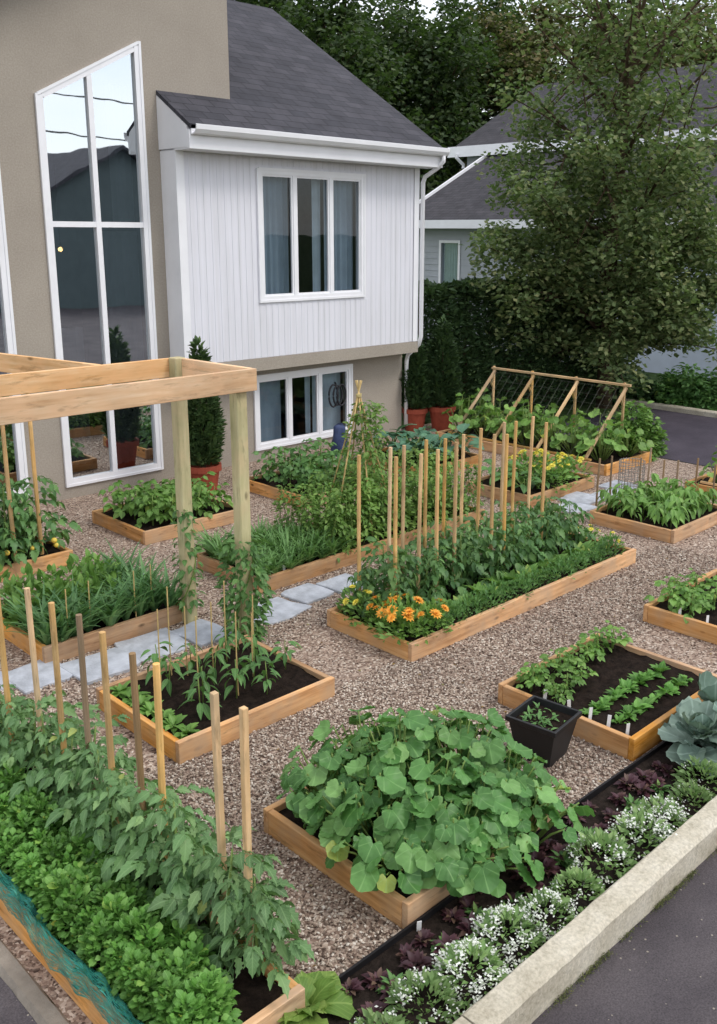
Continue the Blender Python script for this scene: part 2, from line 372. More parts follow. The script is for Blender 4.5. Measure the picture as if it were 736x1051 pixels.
U = lambda a, b, n=None: rng.uniform(a, b, n)
def polar(az, r): return np.stack([np.cos(az) * r, np.sin(az) * r], -1)

def blade(width, nl=5, bend=.3, fold=.25, ruffle=0., shape=.8, nw=2, tip=.02, freq=9, serr=0.):
    t = np.linspace(0, 1, nl + 1); w = (width * np.sin(PI * t ** shape) * .5 + tip * (1 - t) + .004) * (1 + serr * np.where(np.arange(nl + 1) % 2, 1, -1))
    u = np.linspace(-1, 1, nw + 1); T, Uu = np.meshgrid(t, u, indexing='ij'); X = w[:, None] * Uu
    Z = -bend * T ** 2 + fold * np.abs(X) + ruffle * np.abs(Uu) ** 2 * np.sin(freq * T * PI + Uu * 2)
    V = np.stack([X, T * (1 - .25 * bend * T), Z], -1).reshape(-1, 3); m = nw + 1
    i, j = np.meshgrid(np.arange(nl), np.arange(nw), indexing='ij')
    return V, [np.stack([i * m + j, i * m + j + 1, (i + 1) * m + j + 1, (i + 1) * m + j], -1).reshape(-1, 4)]
def round_leaf(lobes=7, lobe=.04, cup=.15, ruf=.04, notch=.5, n=32, oval=1., curl=0.):
    th = np.linspace(0, 2 * PI, n, endpoint=False)          # 0 = tip (+y)
    R = .5 * (1 + lobe * np.cos(lobes * th) + .02 * np.cos(3 * th + 1)) * (1 - notch * np.exp(-((th - PI) / .3) ** 2))
    V = [(0, .42, 0)]; C = [(0, .42, 0)]
    for f in (.38, .72, 1.):
        for k, a in enumerate(th):
            r = R[k] * f; x, y = r * math.sin(a), .42 + r * math.cos(a) * oval
            V.append((x, y, cup * r * r * 2 + ruf * f * math.sin(3 * a + 1) + .7 * ruf * f ** 3 * math.sin(lobes * 2 * a + 2) - curl * max(0, y - .5) ** 2)); C.append((x, y, 0))
    k = np.arange(n); k2 = (k + 1) % n; Q = [np.stack([1 + q * n + k, 1 + q * n + k2, 1 + (q + 1) * n + k2, 1 + (q + 1) * n + k], -1) for q in range(2)]
    return np.array(V), [np.stack([np.zeros(n, int), 1 + k2, 1 + k], -1), np.vstack(Q)], np.array(C)
def compound(leaflet, pairs=3, droop=.45, lsize=.34, seed=0):
    """a pinnate leaf of length 1 along +y that droops"""
    r = np.random.default_rng(seed); b = MB(); az, el, pos, s, rl = [], [], [], [], []
    P = lambda t: np.array([0, t * (1 - .2 * droop * t), -droop * t * t])
    for k in range(pairs):
        t = .28 + .5 * k / max(1, pairs - 1)
        for sd in (-1, 1):
            az.append(PI / 2 - sd * r.uniform(.85, 1.25)); el.append(r.uniform(-.75, -.15)); pos.append(P(t)); s.append(lsize * r.uniform(.75, 1.1)); rl.append(sd * r.uniform(-.4, .3))
    az.append(PI / 2 + r.uniform(-.2, .2)); el.append(-.55 - droop * .5); pos.append(P(.82)); s.append(lsize * 1.25); rl.append(0)
    b.inst(leaflet, rot(az, el, rl), s, pos)
    ts = np.linspace(0, .85, 5); b.tube(np.array([P(t) for t in ts]), .008, 3, cap=False)
    V = np.vstack(b.V); A = np.zeros_like(V)
    for (a, C) in b.A: A[a:a + len(C)] = C
    return V, ([np.vstack(b.F3)] if b.F3 else []) + ([np.vstack(b.F4)] if b.F4 else []), A

OV = blade(.5, 5, .3, .3, .02)                 # ovate leaf
OVN = blade(.34, 5, .45, .35, .01)             # narrower drooping leaf
TOML = blade(.46, 9, .4, .3, .03, .72, serr=.16)
TOM = [compound(TOML, 3, d, .38, k) for k, d in enumerate((.3, .5, .75))]
POTL = blade(.7, 4, .2, .25, .02, .8)
POT = [compound(POTL, 2, d, .44, 10 + k) for k, d in enumerate((.2, .4))]
SQ = [round_leaf(7, .045, .12, .045, .5), round_leaf(5, .07, -.2, .06, .5, curl=.3), round_leaf(7, .05, .3, .07, .5), round_leaf(7, .04, -.05, .05, .55, curl=.8)]
LET = blade(.72, 6, .5, .12, .08, 1.35, nw=4, freq=7)
CAB = [round_leaf(5, .03, .35, .05, .15, 26, 1.05), round_leaf(6, .03, .15, .07, .15, 26, 1.1, .5)]
STRAP = blade(.055, 6, .45, .5, 0, .45)
STRAPW = blade(.10, 6, .5, .5, 0, .45)
SMALL = blade(.45, 2, .2, .3, 0, .8)
CARD = (np.array([(-.5, 0, 0), (.5, .1, .08), (.42, .9, -.05), (-.4, 1, .1)]), [np.array([(0, 1, 2, 3)])])
DIA = (np.array([(0, 0, 0), (.32, .5, .06), (0, 1, -.06), (-.32, .5, .06)]), [np.array([(0, 1, 2, 3)])])

def pick(tpls, mb, R, s, t):
    k = rng.integers(0, len(tpls), len(t))
    for i, tp in enumerate(tpls):
        m = k == i
        if m.any(): mb.inst(tp, R[m], np.asarray(s)[m], np.asarray(t)[m])

# ------------------------------------------------------------------ plant meshes
def v_squash(n=54, rad=.34, h=.36, size=(.075, .152)):
    az = U(0, 2 * PI, n); r = rad * np.sqrt(U(0.02, 1, n)); z = h * (1 - (r / (rad * 1.3)) ** 2) * U(.4, 1.06, n) + .05
    c = np.c_[polar(az, r), z]; laz = az + U(-.8, .8, n); el = -.15 - .75 * (r / rad) * U(.5, 1.2, n)
    s = U(*size, n); R = rot(laz, el, U(-.35, .35, n)); base = c - R[:, :, 1] * s[:, None] * .42
    f = MB(); pick(SQ, f, R, s, base); st = MB()
    for b in base:
        g = np.array([b[0] * .25, b[1] * .25, 0.]); m = (g + b) / 2 + [b[0] * .1, b[1] * .1, .05]; st.tube([g, m, b + [0, 0, .0]], [.007, .006, .004], 5)
    fm = f.mesh('squash_foliage', True); sm = st.mesh('squash_stems', True)
    return [('foliage', fm, M['lf_squash']), ('stem', sm, M['stem'])]
def v_tomato(h=.55, n=18, ln=(.2, .32), mat='lf_tomato', tpl=TOM, el=(-.25, .55), lean=.06, zlo=.15):
    z = np.linspace(zlo, 1, n) * h; az = np.arange(n) * 2.4 + U(-.5, .5, n); lx, ly = U(-lean, lean, 2)
    t = np.c_[lx * z / h, ly * z / h, z]; f = MB(); pick(tpl, f, rot(az, U(*el, n), U(-.4, .4, n)), U(*ln, n) * (1.1 - .35 * z / h), t)
    s = MB(); s.tube([(0, 0, -.02), (lx * .5, ly * .5, h * .5), (lx, ly, h)], [.009, .008, .004], 6)
    return [('foliage', f.mesh('tomato_foliage', True), M[mat]), ('stem', s.mesh('tomato_stem', True), M['stem'])]
def v_lettuce(n=16, size=(.07, .125), mat='lf_lettuce', tpl=None, el=(.15, 1.25)):
    e = U(*el, n); f = MB(); az = U(0, 2 * PI, n); f.inst(tpl or LET, rot(az, e, U(-.25, .25, n)), U(*size, n) * (1.15 - .3 * e), np.c_[polar(az, .012), U(0, .02, n)])
    return [('foliage', f.mesh('lettuce_foliage', True), M[mat])]
def v_dome(n=90, rad=.1, h=.12, size=(.02, .04), mat='lf_mid', tpl=SMALL, fill=.55, elb=.2):
    az = U(0, 2 * PI, n); ph = np.arcsin(U(0.02, 1, n)); q = U(fill, 1, n) ** .5
    t = np.c_[polar(az, rad * np.cos(ph) * q), h * np.sin(ph) * q + .01]
    f = MB(); f.inst(tpl, rot(az + U(-1, 1, n), ph * .8 + elb + U(-.5, .5, n), U(-.8, .8, n)), U(*size, n), t)
    return f
def v_onion(n=9, ln=(.22, .36), mat='lf_onion', bend=None):
    f = MB(); az = U(0, 2 * PI, n); f.inst(STRAP, rot(az, U(1.0, 1.55, n)), U(*ln, n), np.c_[polar(az, .015), np.zeros(n)])
    return [('foliage', f.mesh('onion_blades', True), M[mat])]
def v_pepper(h=.24, n=13, size=(.075, .125), mat='lf_mid'):
    z = U(.35, 1, n) * h; az = np.arange(n) * 2.4; s = MB(); s.tube([(0, 0, -.02), (.005, 0, h * .5), (0, .005, h)], [.005, .004, .003], 5)
    f = MB(); f.inst(OVN, rot(az, U(-.75, .25, n), U(-.3, .3, n)), U(*size, n), np.c_[polar(az, .03), z])
    return [('foliage', f.mesh('pepper_foliage', True), M[mat]), ('stem', s.mesh('pepper_stem', True), M['stem'])]
def v_cabbage(n=18, size=(.13, .24), mat='lf_blue'):
    f = MB(); e = np.r_[U(-.25, .25, n // 2), U(.5, 1.1, n - n // 2)]; az = np.arange(n) * 2.4 + U(-.2, .2, n)
    pick(CAB, f, rot(az, e, U(-.2, .2, n)), U(*size, n) * np.where(e < .5, 1.1, .8), np.c_[polar(az, .035), .1 + .1 * np.minimum(e, 1)])
    m = 10; f2 = MB(); f2.inst(CAB[0], rot(np.arange(m) * 2.4, U(.9, 1.4, m)), U(.08, .13, m), np.c_[polar(np.arange(m) * 2.4, .02), np.full(m, .17)])
    return [('foliage', f.mesh('cabbage_leaves', True), M[mat]), ('heart', f2.mesh('cabbage_heart', True), M[mat])]
def flower_mesh(r, petals=12, layers=2):
    f = MB()
    for ly in range(layers):
        a = np.arange(petals) * 2 * PI / petals + ly * .26
        f.inst(SMALL, rot(a, np.full(petals, .25 + .5 * ly)), np.full(petals, r * (1 - .3 * ly)), np.zeros((petals, 3)) + [0, 0, .004 * ly])
    return np.vstack(f.V), [np.vstack(f.F4)]
FL = flower_mesh(1., 11, 3)
def v_marigold(pet='pet_orange', nf=4, fr=(.034, .052)):
    f = v_dome(120, .12, .17, (.03, .06), tpl=SMALL, fill=.3)
    az = U(0, 2 * PI, nf); ph = U(.6, 1.5, nf); t = np.c_[polar(az, .11 * np.cos(ph)), .18 * np.sin(ph) + .02]
    parts = [('foliage', f.mesh('marigold_foliage', True), M['lf_bright'])]
    for k in range(nf):
        b = MB(); b.inst(FL, rot(az[k:k + 1], ph[k:k + 1] - PI / 2 + .1), U(*fr, 1), t[k:k + 1]); parts.append(('flower', b.mesh('flower', True), M[pet]))
    return parts
def v_alyssum(nl=300, nf=520, cl=46, rad=.12):
    f = v_dome(nl, rad, .11, (.022, .045), tpl=SMALL, fill=.5); m = nl * 4
    az = U(0, 2 * PI, cl); ph = np.arcsin(U(.05, .95, cl)); c = np.c_[polar(az, rad * 1.02 * np.cos(ph)), .118 * np.sin(ph) + .01]
    k = rng.integers(0, cl, nf); t = c[k] + rng.normal(0, .011, (nf, 3)); f.inst(DIA, rot(U(0, 6.28, nf), U(-.3, .8, nf), U(-.8, .8, nf)), U(.008, .015, nf), t)
    me = f.mesh('alyssum', True); me.materials.append(M['lf_alyssum']); me.materials.append(M['pet_white'])
    mi = np.zeros(len(me.polygons), np.int32); mi[-nf:] = 1; me.polygons.foreach_set('material_index', mi); return [('alyssum', me, None)]
def v_broad(n=10, size=(.12, .19), mat='lf_teal', h=.22):
    f = MB(); az = np.arange(n) * 2.4 + U(-.3, .3, n); e = U(.05, .9, n); base = np.c_[polar(az, U(.03, .12, n)), U(.4, 1, n) * h]
    f.inst(blade(.62, 5, .4, .2, .03, .85), rot(az, e - .15, U(-.3, .3, n)), U(*size, n), base)
    s = MB()
    for b in base: s.tube([(0, 0, 0), (b[0] * .4, b[1] * .4, b[2] * .6), b], [.007, .006, .004], 4)
    return [('foliage', f.mesh('broad_leaves', True), M[mat]), ('stem', s.mesh('broad_stems', True), M['stem'])]
def v_pea(h=.62, n=300, rad=.2, mat='lf_pea', size=(.04, .08)):
    z = U(.02, 1, n) * h; az = U(0, 2 * PI, n); r = rad * U(.2, 1, n) * (1.1 - .7 * z / h); f = MB()
    f.inst(OV, rot(az + U(-1, 1, n), U(-.6, .6, n), U(-.6, .6, n)), U(*size, n), np.c_[polar(az, r), z]); s = MB()
    for k in range(5):
        a = U(0, 6.28); zz = np.linspace(0, h, 6); s.tube(np.c_[polar(a + zz * 3, rad * .6 * (1.1 - .7 * zz / h)), zz], .003, 4)
    return [('foliage', f.mesh('pea_foliage', True), M[mat]), ('vine', s.mesh('pea_vine', True), M['stem'])]

# ------------------------------------------------------------------ camera
F_PX, PITCH, YAW, ROLL, CX, CY = 972.3, math.radians(14.29), math.radians(44.80), math.radians(0.36), 399.6, 486.6
cam = bpy.data.cameras.new('camera'); camo = bpy.data.objects.new('camera', cam); COL.objects.link(camo)
cam.sensor_fit = 'HORIZONTAL'; cam.sensor_width = 36; cam.lens = F_PX / 736 * 36
cam.shift_x = (368 - CX) / 736; cam.shift_y = (CY - 525.5) / 736; cam.clip_end = 3000; cam.clip_start = .05
fw = Vector((math.cos(YAW), math.sin(YAW), 0)); rt = Vector((math.sin(YAW), -math.cos(YAW), 0)); up = Vector((0, 0, 1))
Fd = fw * math.cos(PITCH) - up * math.sin(PITCH); Ud = up * math.cos(PITCH) + fw * math.sin(PITCH)
c_, s_ = math.cos(ROLL), math.sin(ROLL)
Rx = rt * c_ + Ud * s_; Ry = Ud * c_ - rt * s_
mw = Matrix((( Rx.x, Ry.x, -Fd.x, 0), (Rx.y, Ry.y, -Fd.y, 0), (Rx.z, Ry.z, -Fd.z, 3.0), (0, 0, 0, 1)))
camo.matrix_world = mw; scene.camera = camo

# ------------------------------------------------------------------ light
w = bpy.data.worlds.new('World'); scene.world = w; w.use_nodes = True
nt = w.node_tree; nt.nodes.clear()
out = nt.nodes.new('ShaderNodeOutputWorld'); bg = nt.nodes.new('ShaderNodeBackground'); sky = nt.nodes.new('ShaderNodeTexSky')
sky.sky_type = 'NISHITA'; sky.sun_disc = False; SUN_EL, SUN_AZ = math.radians(52), math.radians(-62)
sky.sun_elevation = SUN_EL; sky.sun_rotation = math.radians(90) - SUN_AZ
tcw = nt.nodes.new('ShaderNodeTexCoord'); mp = nt.nodes.new('ShaderNodeMapping'); mp.inputs['Scale'].default_value = (1.2, 1.2, 3.2)
nz = nt.nodes.new('ShaderNodeTexNoise'); nz.inputs['Scale'].default_value = 2.2; nz.inputs['Detail'].default_value = 6
rp = nt.nodes.new('ShaderNodeValToRGB'); rp.color_ramp.elements[0].position = .36; rp.color_ramp.elements[1].position = .62
rp.color_ramp.elements[0].color = (.45, .45, .45, 1); rp.color_ramp.elements[1].color = (.95, .95, .95, 1)
mx = nt.nodes.new('ShaderNodeMix'); mx.data_type = 'RGBA'; mx.inputs[7].default_value = (9.6, 9.7, 10.0, 1)
nt.links.new(tcw.outputs['Generated'], mp.inputs[0]); nt.links.new(mp.outputs[0], nz.inputs['Vector']); nt.links.new(nz.outputs[0], rp.inputs[0])
nt.links.new(rp.outputs[0], mx.inputs[0]); nt.links.new(sky.outputs[0], mx.inputs[6]); nt.links.new(mx.outputs[2], bg.inputs[0])
bg.inputs[1].default_value = .10; nt.links.new(bg.outputs[0], out.inputs[0])
sl = bpy.data.lights.new('sun', 'SUN'); sl.energy = .9; sl.angle = math.radians(18); sl.color = (1, .95, .88)
so = bpy.data.objects.new('sun', sl); COL.objects.link(so)
sd = Vector((math.cos(SUN_EL) * math.cos(SUN_AZ), math.cos(SUN_EL) * math.sin(SUN_AZ), math.sin(SUN_EL)))
so.rotation_euler = (-sd).to_track_quat('-Z', 'Y').to_euler()
vs = scene.view_settings; vs.view_transform = 'Standard'; vs.look = 'None'; vs.gamma = 1; vs.exposure = .72
scene.cycles.max_bounces = 6; scene.cycles.diffuse_bounces = 3; scene.cycles.transparent_max_bounces = 8; scene.cycles.glossy_bounces = 3
scene.cycles.use_denoising = True; scene.cycles.caustics_reflective = False; scene.cycles.caustics_refractive = False
scene.cycles.use_adaptive_sampling = True; scene.cycles.adaptive_threshold = .02

# ------------------------------------------------------------------ ground
def sheet(name, x0, x1, y0, y1, z, mat):
    b = MB(); b.add([(x0, y0, z), (x1, y0, z), (x1, y1, z), (x0, y1, z)], np.array([(0, 1, 2, 3)])); return struct(b.build(name, mat, fix=False))
sheet('ground', -900, 900, -900, 900, -.03, M['grass'])
sheet('road', -120, 120, -15.9, 1.765, -.014, M['asphalt'])
sheet('driveway', -4, 1.215, 1.765, 40, -.010, M['asphalt'])
sheet('parking_area', 11.75, 15.1, 1.9, 8.75, -.004, M['drive'])
sheet('gravel_yard', 1.30, 11.7, 2.44, 10.2, 0, M['gravel'])
sheet('flower_border', 1.335, 11.7, 1.885, 2.425, .02, M['mulch'])
# kerbs: cast in lengths with small joints, worn top
def kerb(name, x0, x1, y0, y1, h, along, mat=None):
    b = MB(); p = x0 if along == 'x' else y0; e = x1 if along == 'x' else y1; r = random.Random(3)
    while p < e:
        q = min(e, p + r.uniform(5.2, 5.6)); k = max(2, int((q - p) / .06)); s = np.linspace(p + .004, q - .004, k)
        for i in range(k - 1):
            pass
        a0, a1 = (y0, y1) if along == 'x' else (x0, x1)
        prof = [(a0, -.05), (a0 - .004, h - .02), (a0 + .018, h), (a1 - .012, h + .002), (a1, h - .012), (a1, -.05)]
        V = []
        for sx in s:
            j = np.random.default_rng(abs(int(sx * 1000)) + 7).normal(0, .0011, (len(prof), 2))
            for (a, z), d in zip(prof, j): V.append((sx, a + d[0], z + d[1]) if along == 'x' else (a + d[0], sx, z + d[1]))
        m = len(prof); F = [(i * m + c, (i + 1) * m + c, (i + 1) * m + (c + 1) % m, i * m + (c + 1) % m) for i in range(k - 1) for c in range(m)]
        b.add(V, np.array(F)); b.poly.append([b.n - m * k + c for c in range(m)]); b.poly.append([b.n - m + c for c in range(m)][::-1]); p = q
    return struct(b.build(name, mat or M['concrete']))
kerb('kerb', -3, 24, 1.765, 1.885, .15, 'x')
kerb('kerb', 1.215, 1.30, 1.9, 14, .012, 'y', M['old_kerb'])
kerb('kerb', 15.1, 15.22, 1.9, 9, .09, 'y')
b = MB(); xs = np.linspace(1.9, 11.6, 60); yy = 2.432 + .008 * np.sin(xs * 2.1)
for i in range(59):
    V = [(xs[i], yy[i] - .006, 0), (xs[i + 1], yy[i + 1] - .006, 0), (xs[i + 1], yy[i + 1] - .006, .05), (xs[i], yy[i] - .006, .05), (xs[i], yy[i] + .006, 0), (xs[i + 1], yy[i + 1] + .006, 0), (xs[i + 1], yy[i + 1] + .006, .05), (xs[i], yy[i] + .006, .05)]
    b.add(V, np.array([(0, 1, 2, 3), (5, 4, 7, 6), (3, 2, 6, 7)]))
tag(b.build('lawn_edging', M['edging'], fix=False), 'thin black edging strip between gravel and the white flower border', 'edging')

BEDS = {}
def raised_bed(key, x0, x1, y0, y1, label, h=.14, soil=.035):
    cx, cy = (x0 + x1) / 2, (y0 + y1) / 2; w, d = x1 - x0, y1 - y0; t = .038
    root = empty('raised_bed', (cx, cy, 0)); tag(root, label, 'raised bed', 'wooden raised garden beds')
    r = random.Random(sum(map(ord, key)))
    for sy in (-1, 1):
        b = MB(); b.box(-w / 2, w / 2, -t / 2, t / 2, 0, h + r.uniform(-.004, .004)); o = b.build('board', M['bed_wood'], root, bevel=.003)
        o.location = (0, sy * (d / 2 - t / 2), 0); o.rotation_euler = (0, r.uniform(-.004, .004), 0)
    for sx in (-1, 1):
        ln = d - 2 * t - .004; b = MB(); b.box(-ln / 2, ln / 2, -t / 2, t / 2, 0, h - .004 + r.uniform(-.004, .004)); o = b.build('board', M['bed_wood'], root, bevel=.003)
        o.location = (sx * (w / 2 - t / 2), 0, 0); o.rotation_euler = (r.uniform(-.01, .01), 0, PI / 2)
    nx, ny = max(4, int(w / .05)), max(4, int(d / .05)); gx = np.linspace(-w / 2 + t, w / 2 - t, nx); gy = np.linspace(-d / 2 + t, d / 2 - t, ny)
    X, Y = np.meshgrid(gx, gy, indexing='ij'); Z = h - soil + np.random.default_rng(len(BEDS)).normal(0, .008, X.shape)
    i, j = np.meshgrid(np.arange(nx - 1), np.arange(ny - 1), indexing='ij')
    b = MB(); b.add(np.stack([X, Y, Z], -1).reshape(-1, 3), np.stack([i * ny + j, (i + 1) * ny + j, (i + 1) * ny + j + 1, i * ny + j + 1], -1).reshape(-1, 4))
    b.build('soil', M['soil'], root, smooth=True, fix=False)
    BEDS[key] = (x0, x1, y0, y1, h - soil); return root
ZS = .10
raised_bed('near', 1.36, 1.97, 2.40, 7.2, 'long narrow cedar bed at bottom left with lettuce, tomatoes and green netting')
raised_bed('seedlings', 2.63, 3.84, 4.31, 5.27, 'cedar bed of dark soil with staked pepper seedlings in front of the arbour')
raised_bed('squash', 2.59, 3.70, 2.44, 3.47, 'cedar bed overflowing with big round squash leaves')
raised_bed('rows', 4.54, 5.71, 2.48, 3.49, 'cedar bed with bare dark soil and leafy rows behind a square black pot')
raised_bed('edge', 6.44, 7.65, 2.45, 3.53, 'cedar bed cut by the right edge with two white tags', )
raised_bed('long', 4.57, 7.63, 4.30, 5.22, 'longest cedar bed with orange marigolds at its near corner and many stakes')
raised_bed('corn', 8.40, 9.62, 4.33, 5.32, 'far right cedar bed of spiky light green seedlings')
raised_bed('onions', 2.67, 3.86, 6.08, 7.10, 'cedar bed full of onion blades left of the arbour post')
raised_bed('peas', 4.60, 7.62, 6.12, 7.05, 'long cedar bed behind the paving with carrots and climbing peas')
raised_bed('potatoes', 4.60, 5.82, 7.95, 9.0, 'cedar bed of leafy potatoes under the tall window')
raised_bed('bushy', 2.60, 3.84, 7.93, 9.0, 'cedar bed at left edge with tall bushy tomatoes and yellow fruit')
raised_bed('wall', 6.55, 7.75, 7.80, 9.0, 'cedar bed of potatoes below the basement window')
raised_bed('broccoli', 8.45, 9.62, 7.80, 9.0, 'cedar bed of broad bluish leaves near the house corner')
raised_bed('yellow', 8.40, 9.70, 6.10, 7.05, 'cedar bed with pale yellow flowers in front of the trellis')
raised_bed('trellis', 10.28, 11.40, 6.30, 9.25, 'far cedar bed under the leaning net trellis')
raised_bed('farright', 10.28, 11.40, 2.9, 5.22, 'far cedar bed at the right edge under a second trellis')

# loose pebbles on the gravel, denser near the viewer
oc = np.array([(1, 0, 0), (-1, 0, 0), (0, 1, 0), (0, -1, 0), (0, 0, 1), (0, 0, -1)], float) * .5
of = np.array([(0, 2, 4), (2, 1, 4), (1, 3, 4), (3, 0, 4), (2, 0, 5), (1, 2, 5), (3, 1, 5), (0, 3, 5)])
def pebbles(n, x0, x1, y0, y1, s0, s1):
    p = np.c_[U(x0, x1, n), U(y0, y1, n)]; ok = np.ones(n, bool)
    for (a, b_, c, d, _) in BEDS.values(): ok &= ~((p[:, 0] > a - .004) & (p[:, 0] < b_ + .004) & (p[:, 1] > c - .004) & (p[:, 1] < d + .004))
    p = p[ok]; k = len(p); s = U(s0, s1, (k, 3)) * np.array([1.25, .95, .7]); pb.inst((oc, [of]), rot(U(0, 6.28, k), U(-.5, .5, k), U(-.5, .5, k)), s, np.c_[p, U(.000, .010, k)])
pb = MB()
pebbles(30000, 1.36, 4.6, 2.46, 4.4, .009, .021)
pebbles(20000, 2.6, 8.3, 3.4, 4.4, .010, .021)
pebbles(12000, 1.9, 8.4, 5.2, 6.1, .011, .022)
pebbles(14000, 2.5, 10.2, 2.5, 9.8, .012, .022)
struct(pb.build('loose_gravel', M['pebble'], fix=False), 'stuff')

f = MB(); n = 700; p = np.c_[U(1.4, 9, n), U(2.5, 9.5, n)]; ok = np.ones(n, bool)
for (a, b_, c, d, _) in BEDS.values(): ok &= ~((p[:, 0] > a - .02) & (p[:, 0] < b_ + .02) & (p[:, 1] > c - .02) & (p[:, 1] < d + .02))
p = p[ok]; n = len(p); f.inst(SMALL, rot(U(0, 6.28, n), U(-.2, .3, n), U(-.6, .6, n)), U(.012, .03, n), np.c_[p, U(.012, .02, n)]); M['litter'] = leaf_mat('dry leaf litter', L(96, 70, 40), L(140, 112, 62), L(120, 130, 70), trans=.1, rough=.8)
struct(f.build('leaf_litter', M['litter'], fix=False), 'stuff')
# stepping stones (irregular bluestone)
STN = [(2.12, 6.12, .25, .2), (2.56, 5.97, .17, .19), (2.96, 5.80, .20, .19), (3.40, 5.85, .21, .2), (3.80, 5.78, .16, .19), (4.09, 5.62, .08, .07),
       (4.45, 5.74, .23, .19), (4.88, 5.84, .17, .16), (5.27, 5.78, .18, .17), (8.75, 5.76, .2, .17), (9.12, 5.9, .2, .19), (9.5, 5.74, .2, .18), (9.95, 5.9, .2, .18)]
r_ = random.Random(5)
places = ['cut by the left photo edge', 'left of the onion bed corner', 'under the onion bed corner', 'in front of the onion bed board', 'just left of the arbour vine', 'small chip beside the arbour vine',
          'right of the arbour vine', 'near the marigold corner', 'beside the carrot bed board', 'nearest of four beyond the long bed', 'second of four beyond the long bed', 'third of four beyond the long bed', 'farthest of four beyond the long bed']
for (x, y, a, c, ), pl in zip(STN, places):
    P = [(sx_ * a * r_.uniform(.8, 1.02) + (0 if q else r_.uniform(-.03, .03)), sy_ * c * r_.uniform(.85, 1.05)) for sx_, sy_, q in ((-1, -1, 0), (-.1, -1.08, 1), (.55, -1.05, 1), (1, -.9, 0), (1.06, .1, 1), (.95, 1, 0), (.2, 1.05, 1), (-.5, 1.02, 1), (-1, .95, 0), (-1.05, .1, 1))]
    a, c = a, c; P = [(p[0] * 1.14, p[1] * 1.06) for p in P]; P.sort(key=lambda p: math.atan2(p[1] / c, p[0] / a))
    b = MB(); b.poly_prism(P, lambda p: (p[0], p[1], -.02), lambda p, zz=.020 + .004 * (STN.index((x, y, a, c)) % 3): (p[0], p[1], zz)); o = b.build('stepping_stone', M['flag'], bevel=.006); o.location = (x, y, 0); o.rotation_euler.z = r_.uniform(-.1, .1)
    tag(o, 'roughly squared pale bluestone slab ' + pl, 'stepping stone', 'bluestone stepping stones')

# ------------------------------------------------------------------ house
house = empty('house', (7.4, 10.1, 0)); tag(house, 'split level house with taupe stucco, white siding and tall slanted windows', 'house')
HO = Vector((7.4, 10.1, 0))
def hp(b, name, mat, parent=None, **kw):
    o = b.build(name, mat, **kw); o.data.transform(Matrix.Translation(-HO)); o.parent = parent or house; return o
def wall_xz(b, x0, x1, z0, z1, y, th, holes):
    xs = sorted({x0, x1, *[h[0] for h in holes], *[h[1] for h in holes]}); zs = sorted({z0, z1, *[h[2] for h in holes], *[h[3] for h in holes]})
    hole = lambda x, z: any(h[0] < x < h[1] and h[2] < z < h[3] for h in holes)
    for i in range(len(xs) - 1):
        for j in range(len(zs) - 1):
            if not hole((xs[i] + xs[i + 1]) / 2, (zs[j] + zs[j + 1]) / 2):
                for yy in (y, y + th): b.add([(xs[i], yy, zs[j]), (xs[i + 1], yy, zs[j]), (xs[i + 1], yy, zs[j + 1]), (xs[i], yy, zs[j + 1])], np.array([(0, 1, 2, 3)]))
    for (a, c, d, e) in holes + [(x0, x1, z0, z1)]:
        for V in ([(a, d), (c, d)], [(c, d), (c, e)], [(c, e), (a, e)], [(a, e), (a, d)]):
            (p, q), (r, s) = V; b.add([(p, y, q), (r, y, s), (r, y + th, s), (p, y + th, q)], np.array([(0, 1, 2, 3)]))
def bars(b, segs, y0, y1, w):
    for (xa, za, xb, zb) in segs:
        d = np.array([xb - xa, zb - za]); d /= np.linalg.norm(d); nx = np.array([-d[1], d[0]]) * w / 2
        P = [(xa + nx[0], za + nx[1]), (xb + nx[0], zb + nx[1]), (xb - nx[0], zb - nx[1]), (xa - nx[0], za - nx[1])]
        b.poly_prism(P, lambda p: (p[0], y0, p[1]), lambda p: (p[0], y1, p[1]))
YW, YB = 10.05, 9.75
# tall volume, front wall with a trapezoid opening
TX0, TX1, TZ0, TZL, TZR = 4.87, 6.09, .17, 4.37, 5.02
top = lambda x: 6.95 + .52 * (x - 7.33)
LX0, LX1, LZ0 = 3.1, 4.37, .17
b = MB()
def fpoly(P): b.poly_prism(P, lambda p: (p[0], YW, p[1]), lambda p: (p[0], YW + .16, p[1]))
fpoly([(.8, -.05), (LX0, -.05), (LX0, top(LX0)), (.8, top(.8))])
fpoly([(LX0, -.05), (LX1, -.05), (LX1, LZ0), (LX0, LZ0)]); fpoly([(LX0, 3.42), (LX1, 4.1), (LX1, top(LX1)), (LX0, top(LX0))])
fpoly([(LX1, -.05), (TX0, -.05), (TX0, top(TX0)), (LX1, top(LX1))])
fpoly([(TX0, -.05), (TX1, -.05), (TX1, TZ0), (TX0, TZ0)]); fpoly([(TX0, TZL), (TX1, TZR), (TX1, top(TX1)), (TX0, top(TX0))])
fpoly([(TX1, -.05), (7.33, -.05), (7.33, top(7.33)), (TX1, top(TX1))])
hp(b, 'tall_wall', M['stucco'])
b = MB(); b.poly_prism([(YW + .162, -.05), (17, -.05), (17, 6.95), (YW + .162, 6.95)], lambda p: (7.17, p[0], p[1]), lambda p: (7.33, p[0], p[1])); hp(b, 'tall_side_wall', M['stucco'])
b = MB(); b.poly_prism([(.6, top(.6) + .02), (7.6, top(7.6) + .02), (7.6, top(7.6) + .2), (.6, top(.6) + .2)], lambda p: (p[0], 9.6, p[1]), lambda p: (p[0], 17.2, p[1])); hp(b, 'tall_roof', M['shingle'])
